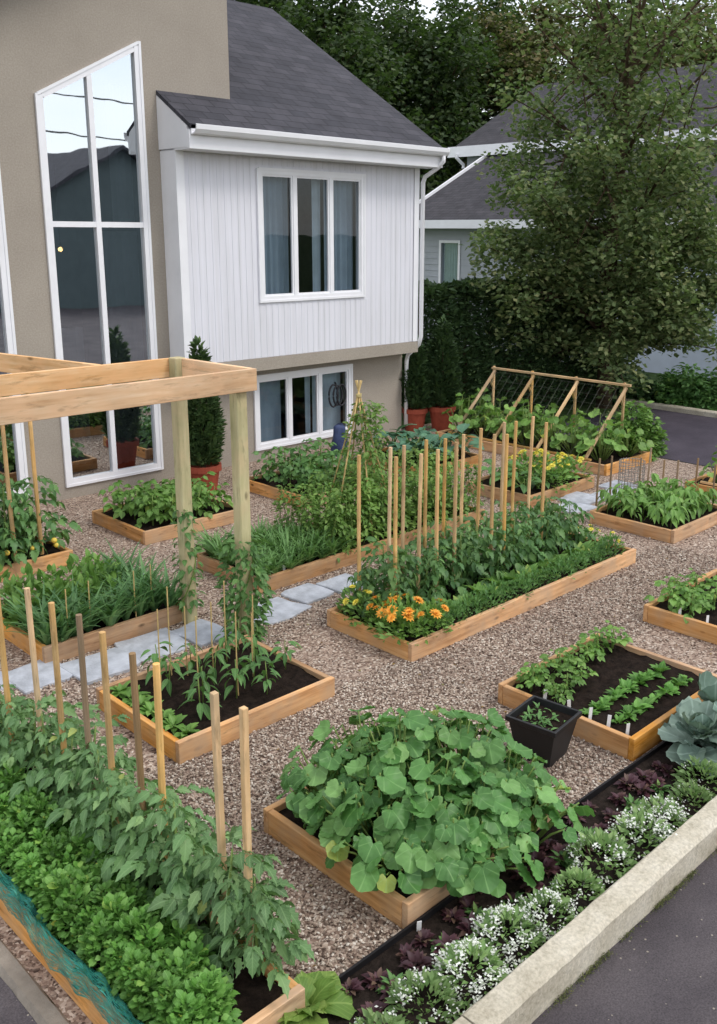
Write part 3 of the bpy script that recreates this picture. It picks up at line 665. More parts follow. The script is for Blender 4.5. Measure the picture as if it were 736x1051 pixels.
def uvbox(o, ax=(0, 1), s=1.):
    uv = o.data.uv_layers.new(name='UVMap'); co = o.data.vertices
    for lp in o.data.loops: v = co[lp.vertex_index].co; uv.data[lp.index].uv = (v[ax[0]] * s, v[ax[1]] * s)
# basement wall under the white box
BW = (7.58, 9.30, .17, 1.13)
b = MB(); wall_xz(b, 7.332, 10.38, -.05, 1.30, YW, .16, [BW]); hp(b, 'basement_wall', M['stucco'], fix=False)
b = MB(); b.box(10.22, 10.38, YW + .162, 17, -.05, 1.30); hp(b, 'basement_side_wall', M['stucco'])
# overhang: taupe band, white siding with vertical ribs
X0, X1 = 6.33, 10.36
b = MB(); b.box(X0 - .01, X1 + .03, YB - .02, YW - .002, 1.27, 1.43); b.box(7.335, X1 + .03, YW - .001, 16.98, 1.302, 1.43); hp(b, 'overhang_band', M['stucco'])
UW = (7.49, 9.27, 2.16, 3.74)
b = MB(); wall_xz(b, X0, X1, 1.432, 3.92, YB, .14, [UW])
for x in np.arange(X0 + .06, X1 - .03, .098):
    for (z0, z1) in ([(1.44, 3.9)] if not (UW[0] - .07 < x < UW[1] + .07) else [(1.44, UW[2] - .06), (UW[3] + .06, 3.9)]): b.box(x, x + .058, YB - .005, YB + .002, z0, z1)
b.box(X0, X0 + .14, YB + .142, YW - .001, 1.432, 3.92)
hp(b, 'white_wall', M['siding'], fix=False)
b = MB(); b.box(X1 - .14, X1, YB + .142, 17, 1.432, 3.92); hp(b, 'white_side_wall', M['siding'])
b = MB(); b.box(X0 - .02, X0 + .09, YB - .02, YB - .0095, 1.435, 3.9); b.box(X0 - .02, X0 - .002, YB - .0094, YW - .003, 1.435, 3.9); hp(b, 'corner_trim', M['white_paint'])
b = MB(); b.box(X1 - .08, X1 + .02, YB - .02, YB - .0095, 1.435, 3.9); b.box(X1 + .002, X1 + .02, YB - .0094, YB + .08, 1.435, 3.9); hp(b, 'corner_trim', M['white_paint'])
# roof
zr = lambda y: 4.16 + .62 * (y - 9.40)
RX0, RX1 = 6.30, 10.52
b = MB(); b.poly_prism([(9.40, zr(9.40)), (YW - .003, zr(YW - .003)), (YW - .003, zr(YW - .003) - .05), (9.40, zr(9.40) - .05)], lambda p: (RX0, p[0], p[1]), lambda p: (7.334, p[0], p[1]))
b.poly_prism([(9.40, zr(9.40)), (13.2, zr(13.2)), (17.2, zr(9.2)), (17.2, zr(9.2) - .05), (13.2, zr(13.2) - .05), (9.40, zr(9.40) - .05)], lambda p: (7.335, p[0], p[1]), lambda p: (RX1, p[0], p[1]))
ro = hp(b, 'roof', M['shingle']); uvbox(ro, (0, 1))
b = MB(); b.poly_prism([(9.8, 3.93), (16.9, 3.93), (13.2, zr(13.2) - .06)], lambda p: (X1 - .12, p[0], p[1]), lambda p: (X1 - .01, p[0], p[1])); hp(b, 'gable_wall', M['siding'])
b = MB(); b.box(RX0, RX1, 9.42, 9.455, 3.90, 4.105); b.box(RX0 + .002, RX1 - .002, 9.456, YB - .022, 3.895, 3.915)
b.poly_prism([(9.456, 3.916), (YW - .004, 3.916), (YW - .004, zr(YW) - .055), (9.456, zr(9.456) - .055)], lambda p: (RX0 - .003, p[0], p[1]), lambda p: (RX0 + .03, p[0], p[1]))
for (ya, yb) in ((9.42, 13.2), (17.2, 13.2)):
    za, zb = zr(9.42) - .05, zr(13.2) - .05; b.poly_prism([(ya, za), (yb, zb), (yb, zb - .19), (ya, za - .19)], lambda p: (RX1 - .035, p[0], p[1]), lambda p: (RX1 - .002, p[0], p[1]))
hp(b, 'fascia', M['white_paint'])
b = MB(); prof = [(9.415, 4.15), (9.415, 4.05), (9.385, 4.045), (9.33, 4.06), (9.30, 4.10), (9.295, 4.15), (9.31, 4.155), (9.315, 4.11), (9.335, 4.075), (9.385, 4.06), (9.40, 4.065), (9.40, 4.15)]
b.poly_prism(prof, lambda p: (RX0 + .02, p[0], p[1]), lambda p: (RX1 + .02, p[0], p[1])); gut = hp(b, 'gutter', M['white_paint'])
b = MB(); b.tube([(10.47, 9.36, 4.06), (10.47, 9.36, 3.98), (10.46, 9.45, 3.9), (10.42, 9.66, 3.78), (10.42, 9.70, 3.70), (10.42, 9.70, 1.50), (10.42, 9.74, 1.38), (10.44, 9.98, 1.2), (10.43, 10.0, 1.1), (10.43, 10.0, .1)], .032, 8); hp(b, 'downspout', M['white_paint'], smooth=True)
# windows
def window(name, x0, x1, z0, z1, y, cuts, panes, zl=None, zr_=None, fr=.046, transom=None, mull=.05):
    """frame is the part; panes, curtains and sill its sub-parts"""
    zl = zl or z1; zr_ = zr_ or z1; sl_ = (zr_ - zl) / (x1 - x0); zt = lambda x: zl + sl_ * (x - x0); f = fr / 2
    b = MB(); yo, yi = y - .022, y + .06
    bars(b, [(x0 + f, z0, x0 + f, zt(x0 + f)), (x1 - f, z0, x1 - f, zt(x1 - f))], yo, yi, fr)
    bars(b, [(x0 + fr, z0 + f, x1 - fr, z0 + f), (x0 + fr, zt(x0 + fr) - f, x1 - fr, zt(x1 - fr) - f)], yo + .002, yi - .002, fr)
    for c in cuts: bars(b, [(c, z0 + fr, c, zt(c) - fr)], yo + .005, yi - .004, mull)
    if transom: bars(b, [(x0 + fr, transom, x1 - fr, transom)], yo + .008, yi - .006, mull)
    # sash beads inside each light
    xs = [x0 + fr] + [q for c in cuts for q in (c - mull / 2, c + mull / 2)] + [x1 - fr]
    fo = hp(b, name, M['white_paint'])
    # casing proud of the wall
    k = MB(); w = .03
    bars(k, [(x0 - w / 2, z0 - w, x0 - w / 2, zl + w * .6), (x1 + w / 2, z0 - w, x1 + w / 2, zr_ + w)], y - .03, y - .001, w)
    bars(k, [(x0, z0 - w / 2, x1, z0 - w / 2), (x0, zl + w / 2, x1, zr_ + w / 2)], y - .028, y - .001, w)
    hp(k, 'casing', M['white_paint'], fo)
    for i in range(0, len(xs), 2):
        a, c = xs[i], xs[i + 1]
        zz = [(z0 + fr, None)] if not transom else [(z0 + fr, transom - mull / 2), (transom + mull / 2, None)]
        for lo, hi in zz:
            g = MB(); P = [(a, lo), (c, lo), (c, hi or zt(c) - fr), (a, hi or zt(a) - fr)]
            g.add([(p[0], y + .02, p[1]) for p in P], np.array([(0, 1, 2, 3)])); hp(g, 'pane', M['glass_tall' if transom else 'glass'], fo, fix=False)
            bd = MB(); e = .012; Q = [(a + e, lo + e), (c - e, lo + e), (c - e, P[2][1] - e), (a + e, P[3][1] - e)]
            if panes[i // 2] != 'fixed': bars(bd, [(Q[0][0], P[0][1], Q[3][0], P[3][1]), (Q[1][0], P[1][1], Q[2][0], P[2][1])], y - .006, y + .018, .026); bars(bd, [(Q[0][0] + .013, Q[0][1], Q[1][0] - .013, Q[1][1]), (Q[3][0] + .013, Q[3][1], Q[2][0] - .013, Q[2][1])], y - .005, y + .017, .026); hp(bd, 'sash', M['white_paint'], fo)
    def drape(xa, xb, mat, depth=.16, wave=.02, lo=z0 + .03, hi=None):
        n = 48; t = np.linspace(xa, xb, n); V = []
        for x in t: V += [(x, y + depth + wave * math.sin(x * 62) + wave * .4 * math.sin(x * 151 + 1), lo), (x, y + depth + wave * math.sin(x * 62 + .3), (hi or zt(x) - .03))]
        g = MB(); g.add(V, np.array([(2 * i, 2 * i + 2, 2 * i + 3, 2 * i + 1) for i in range(n - 1)])); hp(g, 'curtain', M[mat], fo, smooth=True, fix=False)
    return fo, drape
w1, dr = window('window', *UW, YB, [8.06, 8.68], ['sash', 'sash', 'sash'])
dr(7.5, 8.07, 'blind'); dr(8.5, 8.66, 'curtain', .18); dr(8.68, 9.25, 'blind')
w2, dr = window('window', *BW, YW, [8.16, 8.71], ['sash', 'sash', 'sash'])
dr(7.6, 8.15, 'blind', .18, .004); dr(8.73, 9.27, 'curtain', .18, .004); dr(8.6, 8.7, 'curtain', .2, .01)
w3, dr = window('tall_window', TX0, TX1, TZ0, TZL, YW, [5.47], ['fixed', 'fixed'], TZL, TZR, .055, 3.07, .06)
dr(5.62, 6.06, 'curtain', .2, .02, .25, 3.0); dr(4.92, 5.44, 'curtain', .5, .02, .25, 1.9); dr(5.8, 6.06, 'curtain', .24, .02, 3.1, 4.6)  # half-height left drape is added, standing in for a pale street reflection
w4, dr = window('tall_window', LX0, LX1, LZ0, 3.42, YW, [3.74], ['fixed', 'fixed'], 3.42, 4.1, .06, 3.07, .06)
dr(3.2, 4.3, 'curtain', .25, .025, .25, 3.0)
# dark rooms behind the openings
b = MB()
for (x0, x1, z0, z1, y0, y1) in ((2.9, 6.9, .02, 5.3, YW + .17, YW + 3.2), (7.38, 10.1, .02, 1.24, YW + .17, YW + 2.8), (6.6, 10.1, 1.5, 3.86, YB + .15, YB + 3.0)):
    V = [(x, y, z) for x in (x0, x1) for y in (y0, y1) for z in (z0, z1)]; b.add(V, np.array([(2, 3, 7, 6), (0, 1, 3, 2), (4, 6, 7, 5), (0, 2, 6, 4), (1, 5, 7, 3)]))
hp(b, 'room_lining', M['interior'], fix=False)
# room furnishing glimpsed through the lower tall window and basement window
bm = bmesh.new(); bmesh.ops.create_uvsphere(bm, u_segments=16, v_segments=12, radius=.028); me = bpy.data.meshes.new('bulb'); bm.to_mesh(me); bm.free()
kk = NT('warm lamp bulb'); em = kk.n('ShaderNodeEmission'); em.inputs[0].default_value = (1, .62, .22, 1); em.inputs[1].default_value = 5; M['bulb'] = kk.done(em)
lp_ = empty('pendant_lamp', (5.62, 11.3, 2.78)); tag(lp_, 'small warm lamp glowing in the dark room behind the tall window', 'lamp'); link('bulb', me, M['bulb'], lp_)
b = MB(); b.tube([(0, 0, .05), (0, 0, .09), (0, 0, 2.2)], [.02, .006, .006], 6); b.build('cord', M['dark_rubber'], lp_)
# hose loops hanging at the basement window, blue bag below
b = MB(); th = np.linspace(0, 2 * PI, 28)
for k, (dx, r) in enumerate(((0, .16), (.07, .14), (.13, .15))): b.tube(np.c_[8.93 + dx + .085 * np.cos(th), np.full(28, YW - .05 - .012 * k), .74 + r * np.sin(th)], .013, 6, cap=False)
b.tube([(8.98, YW - .05, .9), (9.0, YW + .0, .92)], .014, 6)
tag(b.build('garden_hose', M['dark_rubber'], smooth=True), 'dark coiled hose hanging in front of the basement window', 'hose')
b = MB(); n = 14; zz = np.linspace(0, 1, 9); V = []
for z in zz:
    for k in range(n):
        a = 2 * PI * k / n; r = .13 * (1 - .35 * z ** 2) * (1 + .12 * math.sin(3 * a + 5 * z)); V.append((r * math.cos(a), .75 * r * math.sin(a), .42 * z + .02 * math.sin(2 * a) * z))
b.add(V, np.array([(i * n + k, i * n + (k + 1) % n, (i + 1) * n + (k + 1) % n, (i + 1) * n + k) for i in range(8) for k in range(n)])); b.poly.append([8 * n + k for k in range(n)])
o = b.build('garden_bag', M['blue_cloth'], smooth=True); o.location = (8.63, 9.55, 0); tag(o, 'crumpled dark blue bag on the gravel under the basement window', 'bag')

# ------------------------------------------------------------------ arbour across the path
arb = empty('garden_arbor', (3.9, 5.7, 0)); tag(arb, 'wooden arbour of new pine beams on greenish posts over the stepping stones', 'arbor')
AO = Vector((3.9, 5.7, 0))
def timber(name, p0, p1, w, h, mat, parent, roll=0.):
    """a beam with its long axis along local X; w horizontal, h vertical"""
    p0, p1 = Vector(p0), Vector(p1); d = p1 - p0; ln = d.length; b = MB(); b.box(0, ln, -w / 2, w / 2, -h / 2, h / 2); o = b.build(name, mat, bevel=min(w, h) * .07)
    x = d.normalized(); up_ = Vector((0, 0, 1)) if abs(x.z) < .95 else Vector((0, 1, 0)); y = up_.cross(x).normalized(); z = x.cross(y)
    R = Matrix((x, y, z)).transposed().to_4x4() @ Matrix.Rotation(roll, 4, 'X'); base = parent.location if parent else Vector((0, 0, 0))
    o.matrix_world = Matrix.Translation(p0 - base) @ R
    if parent: o.parent = parent; o.matrix_parent_inverse = Matrix.Identity(4)
    return o
for (x, y, z) in ((3.945, 5.43, 2.0), (3.85, 6.04, 2.10), (1.75, 6.04, 2.09), (1.75, 5.43, 2.0)): timber('post', (x, y, -.02), (x, y, z), .092, .092, M['treated'], arb)
timber('beam', (1.5, 5.362, 1.992), (4.05, 5.362, 1.992), .04, .155, M['new_pine'], arb)
timber('beam', (1.5, 6.106, 2.02), (3.83, 6.106, 2.02), .038, .14, M['new_pine'], arb)
timber('rafter', (4.03, 5.385, 2.005), (3.872, 6.02, 2.03), .038, .13, M['new_pine'], arb)
timber('rafter', (3.27, 6.128, 2.02), (2.85, 7.9, 2.03), .038, .14, M['new_pine'], arb)

def vine(x, y, z0, z1, n, label, seed, rad=.075):
    r = np.random.default_rng(seed); s = MB(); zz = np.linspace(z0, z1, 26); a = zz * 7 + seed
    s.tube(np.c_[x + .065 * np.cos(a), y + .065 * np.sin(a), zz], .006, 5); root = empty('climbing_vine', (x, y, z0))
    o = s.build('stem', M['stem'], smooth=True); o.data.transform(Matrix.Translation((-x, -y, -z0))); o.parent = root
    z = r.uniform(z0, z1, n); az = r.uniform(0, 2 * PI, n); q = rad * (.75 + .5 * np.exp(-((z - z0) / (z1 - z0) - .5) ** 2 / .15)) * r.uniform(.6, 1.2, n); f = MB()
    f.inst(OV, rot(az + r.uniform(-.8, .8, n), r.uniform(-.9, .4, n), r.uniform(-.5, .5, n)), r.uniform(.045, .09, n), np.c_[polar(az, q), z - z0])
    o = f.build('foliage', M['lf_mid'], root, smooth=True, fix=False); return tag(root, label, 'vine', 'vines climbing the arbour posts')
vine(3.945, 5.43, .0, .84, 620, 'dense green vine wrapped round the front arbour post', 1, .125)
vine(3.85, 6.04, .1, .95, 150, 'thin green vine climbing the rear arbour post by the onions', 2, .06)

# ------------------------------------------------------------------ stakes
def stake(x, y, z0, z1, label, group, mat='stake_wood', r=.0155, sq=False, tx=0., ty=0., name='garden_stake'):
    b = MB(); h = z1 - z0
    if sq: b.box(0, h, -r, r, -r, r)
    else: b.tube([(0, 0, 0), (h * .5, .003, .002), (h, 0, 0)], [r, r * .98, r * .96], 8)
    o = b.build(name, M[mat], smooth=False, bevel=.002 if sq else 0); o.location = (x, y, z0); o.rotation_euler = (tx, -PI / 2 + ty, 0)
    return tag(o, label, 'stake', group)
NEAR = [(1.83, 4.65), (1.91, 4.46), (1.90, 4.19), (1.92, 3.96), (1.90, 3.70), (1.89, 3.41), (1.89, 3.25), (1.93, 2.87), (1.92, 2.69)]
for i, (x, y) in enumerate(NEAR):
    g = i in (3, 5); stake(x, y, .0, 1.25, f'{"grey weathered" if g else "pale wooden"} stake in the near tomatoes, {ORD[i]} from the left', 'stakes in the near tomato bed', 'grey_stake' if g else 'stake_wood', (.0135 if i > 6 else .0165) if not g else .016, i in (7, 8), random.uniform(-.008, .008), random.uniform(-.01, .01))
ROWA = [4.96, 5.22, 5.44, 5.66, 6.14, 6.32, 6.87]; ROWB = [4.81, 5.14, 5.30, 5.57, 5.80, 6.03, 6.25, 6.59, 6.75, 6.99]
for i, x in enumerate(ROWA): stake(x, 4.85, .05, 1.365 + random.uniform(-.02, .02), f'pale stake in the long bed, {ORD[i]} from left in its front row', 'stakes in the long marigold bed', ty=random.uniform(-.015, .015), tx=random.uniform(-.01, .01), r=.016)
for i, x in enumerate(ROWB): stake(x, 5.1, .05, 1.36 + random.uniform(-.02, .02), f'pale stake in the long bed, {ORD[i]} from left in its rear row', 'stakes in the long marigold bed', ty=random.uniform(-.015, .015), tx=random.uniform(-.01, .01), r=.0155)
for i, (x, y) in enumerate([(3.35, 8.05), (3.62, 8.1)]): stake(x, y, .05, 1.75, f'tan pole in the bushy tomatoes below the arbour beam, {"left" if i == 0 else "right"} one', 'poles in the bushy tomatoes', r=.02)
CN = [(2.95, 5.0), (3.05, 4.72), (3.2, 5.08), (3.28, 4.62), (3.32, 4.95), (3.5, 4.75), (3.52, 5.08), (3.66, 4.95), (3.12, 5.15)]
for i, (x, y) in enumerate(sorted(CN)): stake(x, y, .08, .62 + random.uniform(-.08, .12), f'thin tan cane among the pepper seedlings, {ORD[i]} from the left', 'thin canes in the pepper bed', 'bamboo', .0045, name='bamboo_cane', tx=random.uniform(-.04, .04))
for i, (x, y) in enumerate([(2.9, 6.16), (3.1, 6.2), (3.45, 6.16), (3.62, 6.2)]): stake(x, y, .08, .5, f'thin cane at the front of the onion bed, {ORD[i]} from the left', 'thin canes in the onion bed', 'bamboo', .005, name='bamboo_cane', tx=random.uniform(-.05, .05))
FR = [(9.0, 5.62), (9.25, 5.6), (9.72, 5.5), (9.9, 5.5), (10.0, 5.35), (10.05, 5.2), (10.12, 5.0), (10.18, 4.8), (10.2, 4.6)]
for i, (x, y) in enumerate(FR): stake(x, y, 0, .48 + random.uniform(-.08, .1), f'thin weathered stake behind the spiky seedlings, {ORD[i]} from the left', 'thin stakes behind the spiky seedlings', 'grey_stake', .012, name='garden_stake', ty=random.uniform(-.05, .05))
# wire cage
b = MB(); th = np.linspace(0, 2 * PI, 25)
for z in np.linspace(.03, .35, 8): b.tube(np.c_[.15 * np.cos(th), .15 * np.sin(th), np.full(25, z)], .004, 4, cap=False)
for a in th[:-1]: b.tube([(.15 * math.cos(a), .15 * math.sin(a), 0), (.15 * math.cos(a), .15 * math.sin(a), .36)], .004, 4)
o = b.build('wire_cage', M['metal_mesh'], fix=False); o.location = (9.95, 5.75, 0); tag(o, 'round grey wire cage standing on gravel beyond the long bed', 'wire cage')

# ------------------------------------------------------------------ trellises
def trellis(x0, x1, ys, ztop, label):
    root = empty('leaning_trellis', ((x0 + x1) / 2, sum(ys) / len(ys), .1)); tag(root, label, 'trellis', 'leaning net trellises'); zl = .16
    for y in ys:
        timber('post', (x1 + .03, y + .05, .05), (x1 + .03, y + .05, ztop + .06), .03, .03, M['stake_wood'], root)
        timber('rail', (x0, y, zl), (x1, y, ztop), .035, .035, M['stake_wood'], root)
        timber('brace', (x1 - .13, y + .004, ztop - .12), (x1 + .01, y + .05, ztop - .25), .03, .012, M['stake_wood'], root)
    timber('top_rail', (x1 + .002, ys[0] - .06, ztop + .032), (x1 + .002, ys[-1] + .06, ztop + .032), .05, .03, M['stake_wood'], root)
    timber('foot_rail', (x0 - .03, ys[0] - .1, zl - .005), (x0 - .03, ys[-1] + .1, zl - .005), .035, .025, M['stake_wood'], root)
    b = MB(); P = lambda t, y: (x0 + (x1 - x0) * t, y, zl + (ztop - zl) * t - .03 * math.sin(PI * t))
    for t in np.linspace(.03, .98, 9): b.tube([P(t, y + .0) for y in np.linspace(ys[0], ys[-1], 14)], .0018, 3)
    for y in np.arange(ys[0], ys[-1], .13): b.tube([P(t, y) for t in np.linspace(.02, .98, 6)], .0018, 3)
    o = b.build('net', M['netstring'], fix=False); o.data.transform(Matrix.Translation(-root.location)); o.parent = root; return root
trellis(10.37, 11.27, [6.68, 7.46, 8.22, 8.94], .99, 'leaning wooden net trellis in front of the dark hedge')
trellis(10.37, 11.27, [3.3, 4.1, 4.95], .99, 'second leaning trellis cut off by the right edge')
# bean teepee
root = empty('bean_teepee', (6.22, 6.6, .1)); tag(root, 'tall teepee of thin canes among the peas in front of the basement window', 'teepee')
for k in range(6):
    a = k * PI / 3 + .2; b = MB(); b.tube([(.42 * math.cos(a), .36 * math.sin(a), 0), (-.03 * math.cos(a), -.03 * math.sin(a), 1.52)], [.010, .007], 6); o = b.build('pole', M['bamboo'], root, smooth=True)
b = MB(); th = np.linspace(0, 2 * PI * 3, 40); b.tube(np.c_[.025 * np.cos(th), .025 * np.sin(th), 1.36 + .03 * th / 18], .005, 4); b.build('tie', M['string'], root)

# ------------------------------------------------------------------ planting
def put(variants, spots, name, cat, group, label, sc=(.85, 1.15), z=ZS, tilt=.06):
    for i, s in enumerate(spots):
        v = variants[int(rng.integers(0, len(variants)))]; l = label(i) if callable(label) else label
        make(name, v, (s[0], s[1], z if len(s) < 3 else s[2]), U(0, 6.28), float(U(*sc)), l, cat, group, (float(U(-tilt, tilt)), float(U(-tilt, tilt))))
def grid(x0, x1, y0, y1, nx, ny, j=.03):
    return [(x + U(-j, j), y + U(-j, j)) for x in np.linspace(x0, x1, nx) for y in np.linspace(y0, y1, ny)]
nth = lambda i, n: ORD[i] if i < len(ORD) else 'later'
# near bed: tomatoes and lettuce
TV = [v_tomato(.5, 26, (.18, .29), el=(-.1, .75)) for _ in range(5)]
sp = [(1.88 + U(-.04, .05), y) for y in np.linspace(2.62, 5.0, 15)]
put(TV, sp, 'tomato_plant', 'tomato plant', 'tomato plants in the near bed', lambda i: f'drooping tomato plant along the near stakes, {ORD[i]} from the bottom of the photo', (.85, 1.15))
LV = [[('foliage', v_dome(300, .08, .2, (.02, .046), 'lf_lettuce', LET, .25, .4).mesh('lettuce_foliage', True), M['lf_lettuce'])] for _ in range(6)]
sp = [(1.505 + .095 * k + U(-.02, .02), y + .04 * k + U(-.02, .02)) for y in np.arange(2.5, 4.7, .12) for k in (0, 1, 2)]
put(LV, sp, 'lettuce_plant', 'lettuce', 'curly lettuces beside the green netting', 'bright curly lettuce in the dense rows between green netting and near tomatoes', (.8, 1.2))
put([v_lettuce(24, (.12, .2), 'lf_lime')], [(1.98, 2.40)], 'lettuce_plant', 'lettuce', None, 'big lime lettuce outside the near bed end at the bottom edge', (1, 1.05), .02)
# squash
SV = [v_squash() for _ in range(4)]
sp = [(2.88, 3.22, .09), (3.15, 3.26, .13), (3.42, 3.14, .14), (3.5, 2.88, .12), (3.47, 2.64, .08), (3.28, 2.56, .10), (3.0, 2.58, .06), (3.1, 2.98, .20), (3.38, 2.84, .20), (2.86, 2.92, .09), (3.1, 2.74, .16), (3.4, 2.46, .02), (3.12, 2.50, 0), (2.80, 2.72, .05)]
pls = ['at the left corner', 'at the middle of the far side', 'at the far corner', 'beside the black pot', 'at the right corner', 'at the middle of the front', 'near the front corner', 'in the centre', 'right of the centre', 'along the left board', 'in front of the centre', 'hanging over the edging', 'hanging over the front corner', 'near the middle of the left board']
put(SV, sp, 'squash_plant', 'squash plant', 'squash plants filling their bed', lambda i: 'broad leaved squash plant ' + pls[i] + ' of its bed', (.85, 1.05))
# pepper bed
PV = [v_pepper() for _ in range(4)]
sp = [(2.98, 4.95), (3.05, 4.68), (3.22, 5.08), (3.25, 4.6), (3.3, 4.9), (3.48, 4.72), (3.5, 5.05), (3.62, 4.9), (3.72, 4.68), (3.42, 4.5), (3.02, 5.14), (3.66, 5.14), (2.95, 4.55)]
put(PV, sp, 'pepper_plant', 'seedling', 'pepper seedlings in the near dark bed', lambda i: f'drooping pepper seedling with a thin cane in dark soil, {ORD[i]} of the near bed', (.85, 1.15))
RV = [v_lettuce(18, (.06, .1), 'lf_bright', OV, (.1, 1.2)) for _ in range(3)]
put(RV, [(2.75, y) for y in np.linspace(4.42, 5.16, 7)], 'radish_plant', 'seedling', 'low clumps along the left board of the pepper bed', lambda i: f'low round green clump at left board of the pepper bed, {ORD[i]} from the near corner', (1.0, 1.2))
# long bed
DV = [v_tomato(.5, 24, (.2, .32), 'lf_tomato_dark') for _ in range(4)]
sp = [(x + U(-.05, .05), 4.83 + U(-.03, .03)) for x in np.linspace(5.0, 7.35, 11)] + [(x + U(-.05, .05), 5.1 + U(-.03, .03)) for x in np.linspace(4.85, 7.4, 11)]
put(DV, sp, 'tomato_plant', 'tomato plant', 'dark tomatoes among the long bed stakes', lambda i: f'dark green tomato plant in the long bed, {ORD[i % 11]} from left in its {"front" if i < 11 else "rear"} row', (.8, 1.1))
CV = [[('foliage', v_dome(150, .1, .17, (.022, .045), tpl=SMALL, fill=.2, elb=.5).mesh('fine_foliage', True), M['lf_mid'])] for _ in range(4)]
sp = [(x + U(-.02, .02), 4.41 + U(-.015, .015)) for x in np.arange(4.98, 7.5, .12)]
put(CV, sp, 'carrot_plant', 'carrot', 'fine leaved row at the front board of the long bed', 'low fine leaved clump in the row along the front board of the long bed', (.85, 1.15))
sp = [(x + U(-.02, .02), 4.60 + U(-.015, .015)) for x in np.arange(5.05, 7.5, .13)]
KV = [v_lettuce(24, (.1, .2), 'lf_bright', OV, (.2, 1.2)) for _ in range(3)]
put(KV, sp, 'chard_plant', 'leafy green', 'second leafy row of the long bed', 'upright leafy green in the second row of the long bed', (.8, 1.2))
MV = [v_marigold(nf=n) for n in (2, 3, 4)]; MY = [v_marigold('pet_yellow', n, (.02, .03)) for n in (2, 3)]
sp = [(4.7, 4.42), (4.85, 4.4), (4.7, 4.58), (4.86, 4.6), (4.7, 4.74)]
put(MV, sp, 'marigold', 'marigold', 'marigolds in the long bed corner', lambda i: ['orange marigold in the nearest corner of the long bed', 'orange marigold beside the carrot row of the long bed', 'orange marigold second along the end board', 'orange marigold in front of the first tomato', 'orange marigold in the middle of the end board'][i], (1.1, 1.3))
put(MV, [(4.66, 4.66), (4.96, 4.44), (4.80, 4.70), (4.64, 4.5)], 'marigold', 'marigold', 'marigolds in the long bed corner', lambda i: ['pale orange marigold leaning over the end board', 'orange marigold farthest along the carrot row', 'orange marigold just below the tomatoes', 'orange marigold spilling over the near corner'][i], (1.1, 1.3))
put(MY, [(4.7, 4.88), (4.72, 5.04), (4.86, 4.76)], 'marigold', 'marigold', 'marigolds in the long bed corner', lambda i: ['pale yellow marigold behind the orange ones', 'pale yellow marigold by the stepping stones', 'pale yellow marigold among orange blooms under the tomatoes'][i], (1.1, 1.3))
put(MY, [(7.5, 4.5), (7.5, 4.72), (7.5, 4.95)], 'marigold', 'marigold', 'marigolds at the far end of the long bed', lambda i: f'yellow flowered marigold at the far end board of the long bed, {["nearest", "middle", "rearmost"][i]}', (.9, 1.15))
# seed rows bed
BV = [v_tomato(.16, 12, (.09, .15), 'lf_bright', POT, (-.2, .7), .03, .3) for _ in range(4)]
put(BV, [(x + U(-.03, .03), 3.32 + U(-.03, .03)) for x in np.linspace(4.66, 5.62, 7)], 'potato_plant', 'seedling', 'far row of the bed behind the black pot', lambda i: f'bushy light green plant in the far row behind the black pot, {ORD[i]} from left', (.8, 1.1))
put(BV, [(4.68, 3.12), (4.83, 3.15), (5.0, 3.16)], 'potato_plant', 'seedling', 'second row of the bed behind the black pot', lambda i: f'pale bushy plant in the second row behind the black pot, {ORD[i]} from left', (.7, .9))
put([v_lettuce(13, (.06, .1), 'lf_lettuce', OV, (.2, 1.2)) for _ in range(3)], [(x + U(-.02, .02), 2.87 + U(-.015, .015)) for x in np.linspace(4.68, 5.5, 11)], 'radish_plant', 'seedling', 'near double row behind the black pot', lambda i: f'small bright radish behind the black pot, {ORD[i]} from left in the inner row', (.8, 1.1))
put([v_lettuce(13, (.06, .1), 'lf_lettuce', OV, (.2, 1.2)) for _ in range(3)], [(x + U(-.02, .02), 2.68 + U(-.015, .015)) for x in np.linspace(4.7, 5.55, 12)], 'radish_plant', 'seedling', 'near double row behind the black pot', lambda i: f'small bright radish behind the black pot, {ORD[i]} from left in the cabbage side row', (.8, 1.1))
# right edge bed
put(BV, [(6.6, 3.4), (6.75, 3.3), (6.85, 3.45), (6.62, 3.22), (6.85, 3.15), (7.05, 3.4), (7.1, 3.2)], 'potato_plant', 'leafy plant', 'plants in the right edge bed', lambda i: f'bright leafy plant in the right edge bed, {ORD[i]} from its tagged board', (1.0, 1.3))
# corn bed
put([v_pepper(.24, 15, (.10, .16), 'lf_bright') for _ in range(4)], grid(8.55, 9.5, 4.48, 5.2, 7, 5), 'corn_seedling', 'seedling', 'spiky seedlings in the far right bed', 'spiky light green seedling in the far right bed', (.9, 1.2))
# onion bed
OG = grid(2.76, 3.74, 6.17, 7.0, 10, 8, .04); lea = [p for p in OG if p[1] > 6.42 and p[0] < 3.55]
put([v_onion(26, (.22, .42)) for _ in range(5)], [p for p in OG if p not in lea], 'onion_plant', 'onion', 'onions in the bed by the arbour', 'upright onion with thin green blades at the front of the bed by the arbour', (.85, 1.15))
put([[('foliage', v_dome(70, .12, .3, (.05, .1), 'lf_bright', OV, .3, .3).mesh('spinach_foliage', True), M['lf_bright'])] for _ in range(4)], lea[::2], 'spinach_plant', 'leafy green', 'leafy greens behind the onions', 'leafy green plant behind the onions in the bed by the arbour', (.85, 1.15))
put([v_onion(9, (.16, .24), 'lf_blue')], [(3.68, 6.3), (3.75, 6.5)], 'leek_plant', 'leek', 'pale leeks at the arbour end of the onions', lambda i: f'pale grey green leek at the arbour end of the onions, {["nearer", "farther"][i]} one', (1, 1.1))
